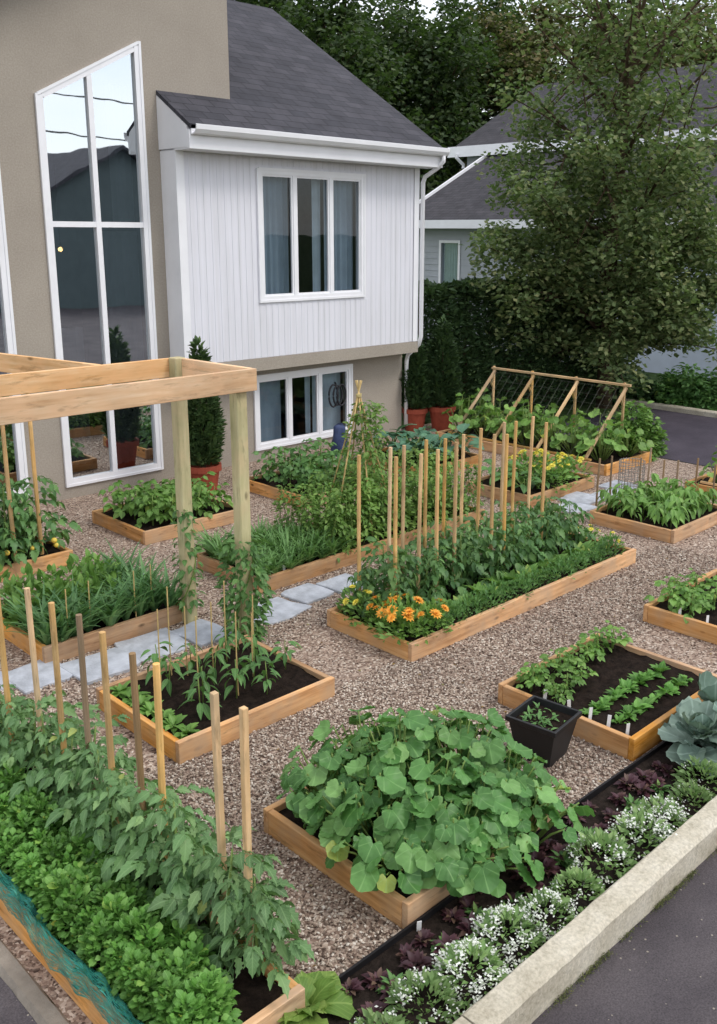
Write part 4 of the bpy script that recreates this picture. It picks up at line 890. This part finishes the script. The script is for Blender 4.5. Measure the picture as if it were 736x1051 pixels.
# pea bed
put([v_onion(40, (.16, .32), 'lf_mid') for _ in range(3)], grid(4.7, 5.5, 6.2, 6.95, 7, 6, .03), 'carrot_plant', 'carrot', 'carrots at the near end of the pea bed', 'feathery carrot top at the near end of the pea bed', (.85, 1.2))
PE = [v_pea() for _ in range(4)]
sp = [(x + U(-.04, .04), y + U(-.04, .04)) for x in np.linspace(5.55, 7.5, 10) for y in (6.28, 6.6, 6.9)]
put(PE, sp, 'pea_plant', 'pea plant', 'climbing peas behind the stepping stones', lambda i: f'scrambling pea plant, {ORD[i // 3]} from left in its {["front", "middle", "rear"][i % 3]} row behind the stakes', (.75, 1.05))
put([v_pea(1.3, 950, .34, size=(.04, .08))], [(6.22, 6.6)], 'pea_plant', 'pea plant', None, 'tall pea plant climbing the cane teepee', (1, 1.02))
# beds by the house
PT = [v_tomato(.3, 15, (.16, .24), 'lf_bright', POT, (-.2, .6), .04, .3) for _ in range(4)]
put(PT, [(x + U(-.05, .05), y + U(-.05, .05)) for x in (4.78, 5.05, 5.32, 5.6) for y in (8.15, 8.45, 8.75)], 'potato_plant', 'potato plant', 'potato plants under the tall window', lambda i: f'light green potato plant under the tall window, {ORD[i // 3]} from left in its {["front", "middle", "back"][i % 3]} row', (.9, 1.15))
put([v_tomato(.36, 16, (.16, .24), 'lf_mid', POT, (-.2, .6), .04, .3) for _ in range(3)], [(x + U(-.05, .05), y + U(-.05, .05)) for x in (6.75, 7.05, 7.3, 7.6) for y in (8.0, 8.35, 8.75)], 'potato_plant', 'potato plant', 'potato plants under the basement window', lambda i: f'potato plant below the basement window, {ORD[i // 3]} from left in its {["front", "middle", "back"][i % 3]} row', (.9, 1.15))
BT = [v_tomato(.72, 26, (.22, .34), 'lf_tomato_dark') for _ in range(3)]
sp = [(x + U(-.05, .05), y + U(-.05, .05)) for x in (2.78, 3.05, 3.35, 3.62) for y in (8.15, 8.45, 8.8)]
put(BT, sp, 'tomato_plant', 'tomato plant', 'bushy tomatoes at the left edge', lambda i: f'bushy dark tomato plant at the left edge, {ORD[i // 3]} from left in its {["front", "middle", "back"][i % 3]} row', (.85, 1.05))
for i, (x, y, z) in enumerate([(3.0, 7.99, .2), (3.25, 7.98, .24), (3.38, 7.98, .17), (3.5, 8.0, .22), (3.7, 8.0, .25), (3.72, 8.0, .2)]):
    bm = bmesh.new(); bmesh.ops.create_uvsphere(bm, u_segments=14, v_segments=10, radius=.027); me = bpy.data.meshes.new('fruit'); bm.to_mesh(me); bm.free()
    for p in me.polygons: p.use_smooth = True
    o = link('tomato_fruit', me, M['fr_yellow']); o.location = (x, y, z); o.scale = (1, 1, .9); tag(o, f'small yellow tomato low on the bushy plants, {ORD[i]} from the left', 'tomato', 'yellow tomatoes on the bushy plants')
put([v_broad() for _ in range(3)], [(x + U(-.04, .04), y + U(-.04, .04)) for x in (8.62, 8.9, 9.18, 9.45) for y in (7.98, 8.35, 8.75)], 'broccoli_plant', 'broccoli', 'broccoli near the house corner', lambda i: f'broad bluish broccoli near the house corner, {ORD[i // 3]} from left in its {["front", "middle", "back"][i % 3]} row', (1.2, 1.55))
YV = [v_marigold('pet_yellow', 5, (.02, .032)) for _ in range(3)]
put(YV, [(x + U(-.03, .03), y + U(-.03, .03)) for x in (9.0, 9.25, 9.5) for y in (6.25, 6.5, 6.8)], 'zucchini_plant', 'flowering plant', 'yellow flowered plants before the trellis', lambda i: f'lime plant with pale yellow flowers before the trellis, {ORD[i // 3]} from left in its {["front", "middle", "back"][i % 3]} row', (1.3, 1.7))
put([v_broad(10, (.12, .18), 'lf_mid', .2)], [(8.55, 6.3), (8.6, 6.65), (8.75, 6.9), (8.8, 6.3)], 'bean_plant', 'bean plant', 'dark bean plants left of the yellow flowers', lambda i: f'green bean plant left of the yellow flowers, {ORD[i]} along its bed', (1, 1.25))
CU = [v_squash(26, .34, .42, (.1, .16))[:], v_squash(24, .32, .5, (.1, .15))[:]]
CU = [[(p, m, M['lf_bright'] if p == 'foliage' else mt) for p, m, mt in c] for c in CU]
for c in CU: c[0][1].materials.clear()
sp = [(10.62, y) for y in np.linspace(6.6, 9.0, 7)] + [(11.05, y) for y in np.linspace(6.5, 9.05, 7)]
put(CU, sp, 'cucumber_plant', 'cucumber plant', 'cucumbers under the net trellis', lambda i: f'leafy cucumber plant under the net trellis, {ORD[6 - i % 7]} from left in its {"front" if i < 7 else "rear"} row', (.9, 1.15))
put(CU, [(10.6, y) for y in (3.3, 3.8, 4.4, 4.9)], 'cucumber_plant', 'cucumber plant', 'cucumbers under the right edge trellis', lambda i: f'leafy cucumber plant under the right edge trellis, {ORD[3 - i]} from the left', (.7, .9))
# border: alyssum, burgundy clumps, cabbages
AV = [v_alyssum(300, n_, c_) for n_, c_ in ((1000, 44), (640, 30), (330, 20), (860, 38), (60, 8))]
xs = [1.74, 2.03, 2.3, 2.52, 2.79, 3.02, 3.3, 3.55, 3.82, 4.05, 4.32, 4.55]
put(AV, [(x + U(-.04, .04), 2.03 + U(-.04, .05)) for x in xs], 'alyssum_clump', 'alyssum', 'white alyssum along the kerb', lambda i: f'white flowering alyssum clump along the kerb, {ORD[i]} from the bottom of the photo', (1.0, 1.35), .02)
PU = [v_lettuce(60, (.02, .055), 'lf_purple', OV, (.1, 1.2)) for _ in range(3)]
put(PU, [(x + U(-.03, .03), y + U(-.04, .04)) for x in np.arange(2.15, 4.6, .15) for y in (2.23, 2.34)], 'burgundy_plant', 'dark plant', 'burgundy plants between alyssum and edging', lambda i: f'burgundy leaved clump {["nearer the alyssum", "nearer the edging"][i % 2]}, {ORD[i // 2]} from the bottom of the photo', (.8, 1.35), .02)
put([v_lettuce(46, (.03, .065), 'lf_mid', OVN, (.1, 1.4))], [(2.3, 2.24), (2.62, 2.24), (2.86, 2.27), (3.05, 2.21), (3.45, 2.22), (3.7, 2.24), (4.1, 2.22), (4.35, 2.2)], 'sprout_clump', 'green plant', 'green clumps behind the alyssum', lambda i: f'small plain green clump behind the alyssum, {ORD[i]} from the bottom of the photo', (.9, 1.2), .02)
CB = [v_cabbage() for _ in range(3)]
put(CB, [(4.77, 2.20), (5.08, 2.26), (4.98, 2.02)], 'cabbage', 'cabbage', 'blue green cabbages at the right edge', lambda i: ['blue green cabbage touching the corner of the tagged bed', 'blue green cabbage cut by the right edge, rearmost', 'blue green cabbage beside the last alyssum'][i], (1.05, 1.2), .02)
# kerb-side moss tufts along the foot of the kerb
f = MB(); n = 5200; x = U(1.9, 5.2, n); x = x[np.sin(x * 9) + .8 * np.sin(x * 23 + 1) + .6 * np.sin(x * 41) > U(-1.2, .9, n)]; n = len(x); f.inst(SMALL, rot(U(0, 6.28, n), U(.2, 1.5, n)), U(.005, .013, n), np.c_[x, 1.757 - np.abs(rng.normal(0, .011, n)), U(-.014, .004, n)]); struct(f.build('moss', M['lf_moss'], fix=False, smooth=True), 'stuff')

# white plant tags
def label_tag(x, y, label, group, z=.1, h=.085):
    b = MB(); b.box(-.011, .011, -.0015, .0015, 0, h); b.add([(-.011, -.0015, 0), (.011, -.0015, 0), (0, 0, -.03)], np.array([(0, 1, 2)])); o = b.build('plant_tag', M['tag_white'], fix=False); o.location = (x, y, z); o.rotation_euler = (U(-.1, .1), U(-.1, .1), -PI / 2 + U(-.4, .4) + .8); tag(o, label, 'plant tag', group)
for i, y in enumerate([3.17, 2.98, 2.83, 2.70, 2.57]): label_tag(4.61, y, f'white plant tag on the board behind the black pot, {ORD[i]} from the left', 'white tags behind the black pot', .105)
for i, y in enumerate([3.25, 3.02]): label_tag(6.5, y, f'white plant tag in the right edge bed, {["left", "right"][i]} one', 'white tags in the right edge bed')
for i, x in enumerate([4.7, 4.82, 4.92]): label_tag(x, 6.18, f'white plant tag at the carrots right of the arbour vine, {ORD[i]} from the left', 'white tags in the carrot bed', .11, .06)
label_tag(4.62, 4.5, 'white plant tag below the marigolds in the long bed', None, .12, .05)
label_tag(2.62, 2.4, 'white plant tag lying by the corner of the squash bed', None, .02, .05)

# square black pot with seedlings
pot = empty('square_pot', (4.22, 2.90, 0), .12); tag(pot, 'square black plastic pot with seedlings on the gravel beside the squash', 'pot')
b = MB()
def ring(h, z): return [(-h, -h, z), (h, -h, z), (h, h, z), (-h, h, z)]
V = ring(.105, 0) + ring(.15, .245) + ring(.165, .245) + ring(.165, .275) + ring(.148, .275) + ring(.14, .22); F = [(0, 3, 2, 1)] + [(4 * k + i, 4 * k + (i + 1) % 4, 4 * k + 4 + (i + 1) % 4, 4 * k + 4 + i) for k in range(5) for i in range(4)]
b.add(V, np.array(F)); b.build('pot_shell', M['black_plastic'], pot, bevel=.002)
b = MB(); b.add(ring(.142, .235), np.array([(0, 1, 2, 3)])); b.build('soil', M['soil'], pot, fix=False)
f = MB(); n = 60; f.inst(OVN, rot(U(0, 6.28, n), U(.1, 1.3, n)), U(.025, .06, n), np.c_[U(-.11, .11, n), U(-.11, .11, n), np.full(n, .235)]); f.build('seedling_foliage', M['lf_mid'], pot, fix=False, smooth=True)

# green netting bunched along the near bed
b = MB(); nu, nv = 260, 15; V = []; r = np.random.default_rng(4); ph = r.uniform(0, 6, 8)
for i in range(nu):
    y = 2.3 + 3.6 * i / (nu - 1); wob = .018 * math.sin(y * 5 + 1) + .012 * math.sin(y * 11)
    for j in range(nv):
        t = j / (nv - 1); ang = PI * (1.08 * t - .08); x = 1.378 + wob * .7 + .042 * math.cos(ang) * (1 + .15 * math.sin(y * 9 + ph[0])); z = .146 + .04 * max(0, math.sin(ang)) - (.012 if t > .9 else 0) * (t - .9) * 10
        z += .007 * math.sin(y * 40 + t * 9) + .006 * math.sin(y * 23 - t * 14 + ph[2]) + r.normal(0, .002); V.append((x + .005 * math.sin(y * 31 + t * 12), y, z))
b.add(V, np.array([(i * nv + j, (i + 1) * nv + j, (i + 1) * nv + j + 1, i * nv + j + 1) for i in range(nu - 1) for j in range(nv - 1)]))
o = b.build('garden_netting', M['net'], smooth=True, fix=False); uv = o.data.uv_layers.new(name='UVMap')
for lp in o.data.loops: k = lp.vertex_index; uv.data[lp.index].uv = ((k // nv) / nu * 3, (k % nv) / nv)
tag(o, 'teal green garden netting bunched along the outer board of the lettuce bed', 'netting')

# ------------------------------------------------------------------ evergreens by the house
def pot_lathe(prof, n=28):
    b = MB(); V = [(r * math.cos(2 * PI * k / n), r * math.sin(2 * PI * k / n), z) for r, z in prof for k in range(n)]
    b.add(V, np.array([(i * n + k, i * n + (k + 1) % n, (i + 1) * n + (k + 1) % n, (i + 1) * n + k) for i in range(len(prof) - 1) for k in range(n)])); b.poly.append([k for k in range(n)][::-1]); return b
def conifer(h, rad, n, tipw=.12, spray=(.06, .12), z0=.05):
    z = z0 + (h - z0) * (1 - np.sqrt(U(0, 1, n))) ** .9; prof = rad * np.interp(z / h, [0, .12, .3, .6, .85, 1], [.6, .92, 1, .72, .34, .03]); az = U(0, 2 * PI, n)
    prof = prof * (1 + .16 * np.sin(az * 5 + z * 9) + .10 * np.sin(az * 9 - z * 14)); q = prof * U(.35, 1, n) ** .4; f = MB()
    f.inst(blade(.4, 3, .1, .3, .02), rot(az + U(-.5, .5, n), U(.2, 1.3, n), U(-.9, .9, n)), U(*spray, n), np.c_[polar(az, q), z]); return f
def potted(loc, h, rad, pr, ph, label, mat, n=3500):
    root = empty('potted_evergreen', loc); tag(root, label, 'potted evergreen', 'evergreens in terracotta pots')
    pot_lathe([(pr * .7, 0), (pr * .92, ph * .78), (pr * .95, ph * .8), (pr * 1.05, ph * .8), (pr * 1.05, ph), (pr * .93, ph), (pr * .9, ph * .85), (0.01, ph * .84)]).build('pot', M['terracotta'], root, smooth=False)
    o = conifer(h - ph, rad, n).build('foliage', M[mat], root, smooth=True, fix=False); o.location = (0, 0, ph - .05)
    b = MB(); b.tube([(0, 0, ph * .8), (0, 0, ph + h * .5)], [.03, .01], 6); b.build('trunk', M['bark'], root)
potted((6.12, 9.15, 0), 1.86, .19, .2, .36, 'slim evergreen in a terracotta pot between tall window and basement window', 'lf_cedar')
potted((10.62, 10.0, 0), 1.5, .22, .2, .36, 'smaller dark evergreen in a red pot touching the house corner', 'lf_hedge', 3000)
potted((10.98, 9.75, 0), 1.78, .24, .21, .38, 'taller dark evergreen in a red pot next to the hedge', 'lf_hedge', 3500)
# hedge
n = 26000; f = MB(); x = U(11.25, 15.4, n); tt = (x - 11.25) / 4.15; d = U(-1, 1, n); d = np.sign(d) * np.abs(d) ** .35 * .45; z = 2.12 * U(0, 1, n) ** .8
cy = 10.75 - 1.0 * tt; yv = cy + d * (1 + .12 * np.sin(x * 5 + z * 4)); topm = rng.random(n) < .2; z[topm] = 2.08 + .07 * np.sin(x[topm] * 6) + U(-.06, .05, topm.sum())
hd = empty('cedar_hedge', (13.3, 10.3, 0)); tag(hd, 'tall dark clipped cedar hedge between the two houses', 'hedge')
f.inst(blade(.45, 2, .1, .3, .02), rot(np.where(d < 0, -PI / 2, PI / 2) + U(-1.2, 1.2, n), U(-.2, 1.2, n), U(-.9, .9, n)), U(.07, .15, n), np.c_[x - 13.3, yv - 10.3, z]); f.build('foliage', M['lf_hedge'], hd, smooth=True, fix=False)
b = MB()
for xx in np.arange(11.5, 15.3, .45): b.tube([(xx - 13.3, 10.75 - (xx - 11.25) / 4.15 - 10.3, 0), (xx - 13.3 + U(-.1, .1), 10.75 - (xx - 11.25) / 4.15 - 10.3, 1.9)], [.05, .02], 6)
b.build('trunk', M['bark'], hd)

# ------------------------------------------------------------------ trees
def tree(name, loc, h, rad, mat, n, leaf, label, group=None, seed=0, zlo=.25, trunk=.16, nb=26, spread=.34, fr=.72, cone=False, low=None):
    r = np.random.default_rng(seed); root = empty(name, loc, 0); tag(root, label, 'tree', group); b = MB()
    b.tube([(0, 0, -.1), (r.uniform(-.1, .1), r.uniform(-.1, .1), h * .35), (r.uniform(-.2, .2), r.uniform(-.2, .2), h * .9)], [trunk, trunk * .75, trunk * .15], 9); tips = []; rr = []
    for k in range(nb):
        t = zlo + (1 - zlo) * (k + r.uniform(0, 1)) / nb; a = k * 2.4 + r.uniform(-.5, .5)
        u = (t - zlo) / (1 - zlo)
        pr = (1 - u) if cone else math.sqrt(max(.04, 1 - (2 * u - .75) ** 2 / 1.6)); e = rad * pr * r.uniform(.75, 1.1)
        p0 = np.array([0, 0, max(.15, t - .16) * h]); p1 = np.array([e * math.cos(a), e * math.sin(a), t * h + (0 if cone else .05 * h * r.uniform(-1, 1))]); m = (p0 + p1) / 2 + [0, 0, -.06 * h * .5 + r.uniform(0, .05) * h]
        b.tube([p0, m, p1], [trunk * .33, trunk * .2, .012], 5, cap=False)
        for q in np.linspace(.35, 1, 5): tips.append((1 - q) ** 2 * p0 + 2 * q * (1 - q) * m + q * q * p1); rr.append(rad * spread * (.55 + .5 * r.random()))
        for _ in range(3):
            p2 = p1 * r.uniform(.7, 1) + r.normal(0, rad * .22, 3); b.tube([m, (m + p2) / 2 + r.normal(0, .05, 3), p2], [trunk * .12, trunk * .08, .008], 4, cap=False); tips.append(p2); rr.append(rad * spread * .7)
    b.build('trunk', M['bark'], root, smooth=True, fix=False); tips = np.array(tips); rr = np.array(rr)
    wt = np.ones(len(tips)) if low is None else np.exp(-((tips[:, 2] - low) / 1.85) ** 2) + .2
    k = r.choice(len(tips), n, p=wt / wt.sum()); dv = r.normal(0, 1, (n, 3)); dv /= np.linalg.norm(dv, axis=1)[:, None]; off = dv * (rr[k] * r.uniform(0, 1, n) ** .5)[:, None]; off[:, 2] *= fr
    p = tips[k] + off; p[:, 2] = np.maximum(p[:, 2], .1); f = MB()
    f.inst(DIA, rot(np.arctan2(dv[:, 1], dv[:, 0]) + r.uniform(-1.3, 1.3, n), r.uniform(-.8, .7, n), r.uniform(-1, 1, n)), r.uniform(leaf * .6, leaf * 1.3, (n, 1)) * np.array([1.2, 1, 1]), p)
    f.build('crown', M[mat], root, fix=False); return root
tree('tall_tree', (14.7, 9.15, 0), 7.8, 2.1, 'lf_tree', 56000, .10, 'large olive brown leafy tree in front of the grey house', None, 11, .10, .15, 46, .30, low=2.5)
# woods behind the houses
fwd = np.array([math.cos(YAW), math.sin(YAW)]); rgt = np.array([math.sin(YAW), -math.cos(YAW)])
WD = [(300, 33, 11.0), (350, 30, 9.6), (395, 34, 10.6), (440, 31, 9.4), (480, 36, 11.2), (525, 33, 9.8), (570, 38, 11.0), (615, 35, 9.8), (660, 38, 11.2), (705, 35, 10.2), (750, 37, 11.0), (255, 36, 12.0)]
WD.sort()
for i, (px, dist, h) in enumerate(WD):
    dist += 6.5; h *= 1.17
    u = (px - CX) / F_PX; p = fwd * dist + rgt * (u * dist / .97); warm = px > 500
    tree('wood_tree', (p[0], p[1], 0), h, 3.3, 'lf_wood_warm' if warm else 'lf_wood', 26000, .21, f'{"olive" if warm else "dark green"} tree in the wood behind the houses, {ORD[i]} from the left', 'trees in the wood behind the houses', 30 + i, .12, .2, 24, .36)
# shrubs beyond the parking area
def shrub(loc, rx, h, mat, n, label, seed, leaf=(.05, .09)):
    root = empty('garden_shrub', loc); tag(root, label, 'shrub', 'shrubs around the parking area'); r = np.random.default_rng(seed)
    az = r.uniform(0, 6.28, n); ph = np.arcsin(r.uniform(-.1, 1, n)); q = r.uniform(.25, 1, n) ** .4 * (1 + .2 * np.sin(az * 4 + ph * 5 + seed)); p = np.c_[np.cos(az) * np.cos(ph) * rx * q, np.sin(az) * np.cos(ph) * rx * q, np.maximum(.02, h * np.sin(ph) * q)]
    f = MB(); f.inst(OV, rot(az + r.uniform(-1, 1, n), r.uniform(-.4, .8, n), r.uniform(-.7, .7, n)), r.uniform(*leaf, n), p); f.build('foliage', M[mat], root, smooth=True, fix=False)
    b = MB()
    for k in range(5): a = k * 1.3; b.tube([(0, 0, 0), (rx * .5 * math.cos(a), rx * .5 * math.sin(a), h * .6)], [.02, .008], 5)
    b.build('stem', M['bark'], root)
shrub((15.9, 8.15, 0), .62, .62, 'lf_mid', 2600, 'rounded green shrub left of the pair beyond the parking area', 1, (.08, .14))
shrub((16.2, 7.35, 0), .75, .7, 'lf_mid', 2800, 'broad green shrub at the right edge beyond the parking area', 2, (.08, .14))
shrub((15.6, 9.1, 0), .5, .45, 'lf_dark', 1500, 'low dark shrub at the foot of the big tree', 3, (.07, .12))
shrub((11.62, 6.72, 0), .36, .66, 'lf_bright', 2200, 'bushy green shrub at the right end of the net trellis', 4, (.07, .12))
shrub((15.9, 10.2, 0), .6, .5, 'lf_mid', 1500, 'low green shrub behind the hedge end', 5, (.07, .12))

# ------------------------------------------------------------------ neighbour's house
nb = empty('neighbour_house', (21.5, 13, 0)); tag(nb, 'grey sided house with dark stepped roofs behind the big tree', 'house'); NO = Vector((21.5, 13, 0))
def npart(b, name, mat, parent=None, **kw):
    o = b.build(name, mat, **kw); o.data.transform(Matrix.Translation(-NO)); o.parent = parent or nb; return o
def wall_yz(b, y0, y1, z0, z1, x, th, holes):
    t = MB(); wall_xz(t, y0, y1, z0, z1, x, th, holes); b.V += [v[:, [1, 0, 2]] for v in t.V]; b.F4 += [f + b.n for f in t.F4]; b.n += t.n
XN = 19.4; H1 = [(16.75, 17.35, 1.5, 2.75)]; H2 = [(8.6, 9.35, 1.75, 3.0), (10.6, 11.5, 1.6, 2.9)]
b = MB(); wall_yz(b, 12.6, 18.2, -.05, 3.3, XN, .15, H1)
for z in np.arange(.1, 3.25, .16):
    for (a, c) in ([(12.6, 18.2)] if not (1.4 < z < 2.8) else [(12.6, 16.68), (17.42, 18.2)]): b.box(XN - .012, XN + .002, a, c, z, z + .02)
npart(b, 'siding_wall', M['grey_siding'], fix=False)
b = MB(); wall_yz(b, 5.0, 12.59, -.05, 3.3, XN - .05, .15, H2); npart(b, 'pale_wall', M['pale_wall'], fix=False)
b = MB(); b.box(XN + .16, 27, 18.05, 18.2, -.05, 3.3); npart(b, 'end_wall', M['grey_siding'])
for (y0, y1, z0, z1), xx in ((H1[0], XN), (H2[0], XN - .05), (H2[1], XN - .05)):
    b = MB(); w = .07; b.box(xx - .03, xx - .014, y0 - w, y0, z0 - w, z1 + w); b.box(xx - .03, xx - .014, y1, y1 + w, z0 - w, z1 + w); b.box(xx - .03, xx - .014, y0, y1, z0 - w, z0); b.box(xx - .03, xx - .014, y0, y1, z1, z1 + w); fo = npart(b, 'window', M['white_paint'])
    g = MB(); g.add([(xx + .05, y0, z0), (xx + .05, y1, z0), (xx + .05, y1, z1), (xx + .05, y0, z1)], np.array([(0, 1, 2, 3)])); npart(g, 'pane', M['glass'], fo, fix=False)
    g = MB(); yy = np.linspace(y0 + (y1 - y0) * .22, y1 + .1, 20); g.add([(xx + .1 + .02 * math.sin(k * 2.), y, z) for k, y in enumerate(yy) for z in (z0, z1)], np.array([(2 * i, 2 * i + 2, 2 * i + 3, 2 * i + 1) for i in range(19)])); npart(g, 'curtain', M['curtain'], fo, fix=False)
b = MB(); b.box(XN + .16, 21.5, 12.7, 18, 0, .01); b.box(21.4, 21.5, 5.1, 18, .02, 3.2); npart(b, 'room_lining', M['interior'])
b = MB(); b.poly_prism([(18.9, 3.32), (23.1, 5.36), (23.1, 5.28), (18.9, 3.24)], lambda p: (p[0], 4.6, p[1]), lambda p: (p[0], 18.6, p[1])); o = npart(b, 'lower_roof', M['shingle2']); uvbox(o, (1, 0))
b = MB(); b.box(18.86, 18.898, 4.6, 18.6, 3.12, 3.33); b.box(18.90, XN - .055, 4.62, 18.58, 3.13, 3.15); b.poly_prism([(18.9, 3.40), (23.0, 5.40), (23.0, 5.12), (18.9, 3.08)], lambda p: (p[0], 18.603, p[1]), lambda p: (p[0], 18.66, p[1])); npart(b, 'fascia', M['white_paint'])
b = MB(); b.box(23.0, 31, 4.9, 19.6, -.02, 5.25); npart(b, 'upper_wall', M['grey_siding'])
b = MB(); b.poly_prism([(22.7, 5.5), (26.8, 7.7), (30.9, 5.5), (30.9, 5.42), (26.8, 7.62), (22.7, 5.42)], lambda p: (p[0], 4.6, p[1]), lambda p: (p[0], 19.9, p[1])); o = npart(b, 'upper_roof', M['shingle2']); uvbox(o, (1, 0))
b = MB(); b.box(22.66, 22.698, 4.6, 20.1, 5.22, 5.52); b.box(22.70, 22.998, 4.62, 19.88, 5.25, 5.27); b.poly_prism([(22.7, 5.41), (26.8, 7.61), (30.9, 5.41), (30.9, 5.25), (26.8, 7.45), (22.7, 5.25)], lambda p: (p[0], 19.87, p[1]), lambda p: (p[0], 19.9, p[1])); npart(b, 'upper_fascia', M['white_paint'])
b = MB(); b.tube([(22.62, 19.7, 5.3), (22.62, 19.7, 5.2), (22.85, 19.62, 5.0), (22.85, 19.62, 4.9)], .05, 8); npart(b, 'downspout', M['white_paint'])

# ------------------------------------------------------------------ house across the street, seen in the window reflections
ah = empty('street_house', (20.5, -18.5, 0)); tag(ah, 'gabled house across the street mirrored in the tall window', 'house'); SO = Vector((20.5, -18.5, 0))
def spart(b, name, mat, parent=None, **kw):
    o = b.build(name, mat, **kw); o.data.transform(Matrix.Translation(-SO)); o.parent = parent or ah; return o
b = MB(); b.poly_prism([(15.2, -.05), (26.4, -.05), (26.4, 3.2), (20.8, 6.2), (15.2, 3.2)], lambda p: (p[0], -16, p[1]), lambda p: (p[0], -24, p[1])); spart(b, 'wall', M['street_wall'])
b = MB(); b.poly_prism([(14.6, 3.02), (20.8, 6.35), (27.0, 3.02), (27.0, 2.86), (20.8, 6.21), (14.6, 2.86)], lambda p: (p[0], -15.6, p[1]), lambda p: (p[0], -24.4, p[1])); o = spart(b, 'roof', M['shingle']); uvbox(o)
for i in range(2):
    b = MB(); t = np.linspace(0, 1, 30); b.tube(np.c_[-10 + 60 * t, np.full(30, -6.5 - i * .4), 7.2 + i * 1.1 - 1.6 * np.sin(PI * t)], .022, 5); tag(b.build('overhead_cable', M['cable'], fix=False), f'{["lower", "upper"][i]} black overhead cable along the street mirrored in the tall window', 'cable', 'overhead cables along the street')
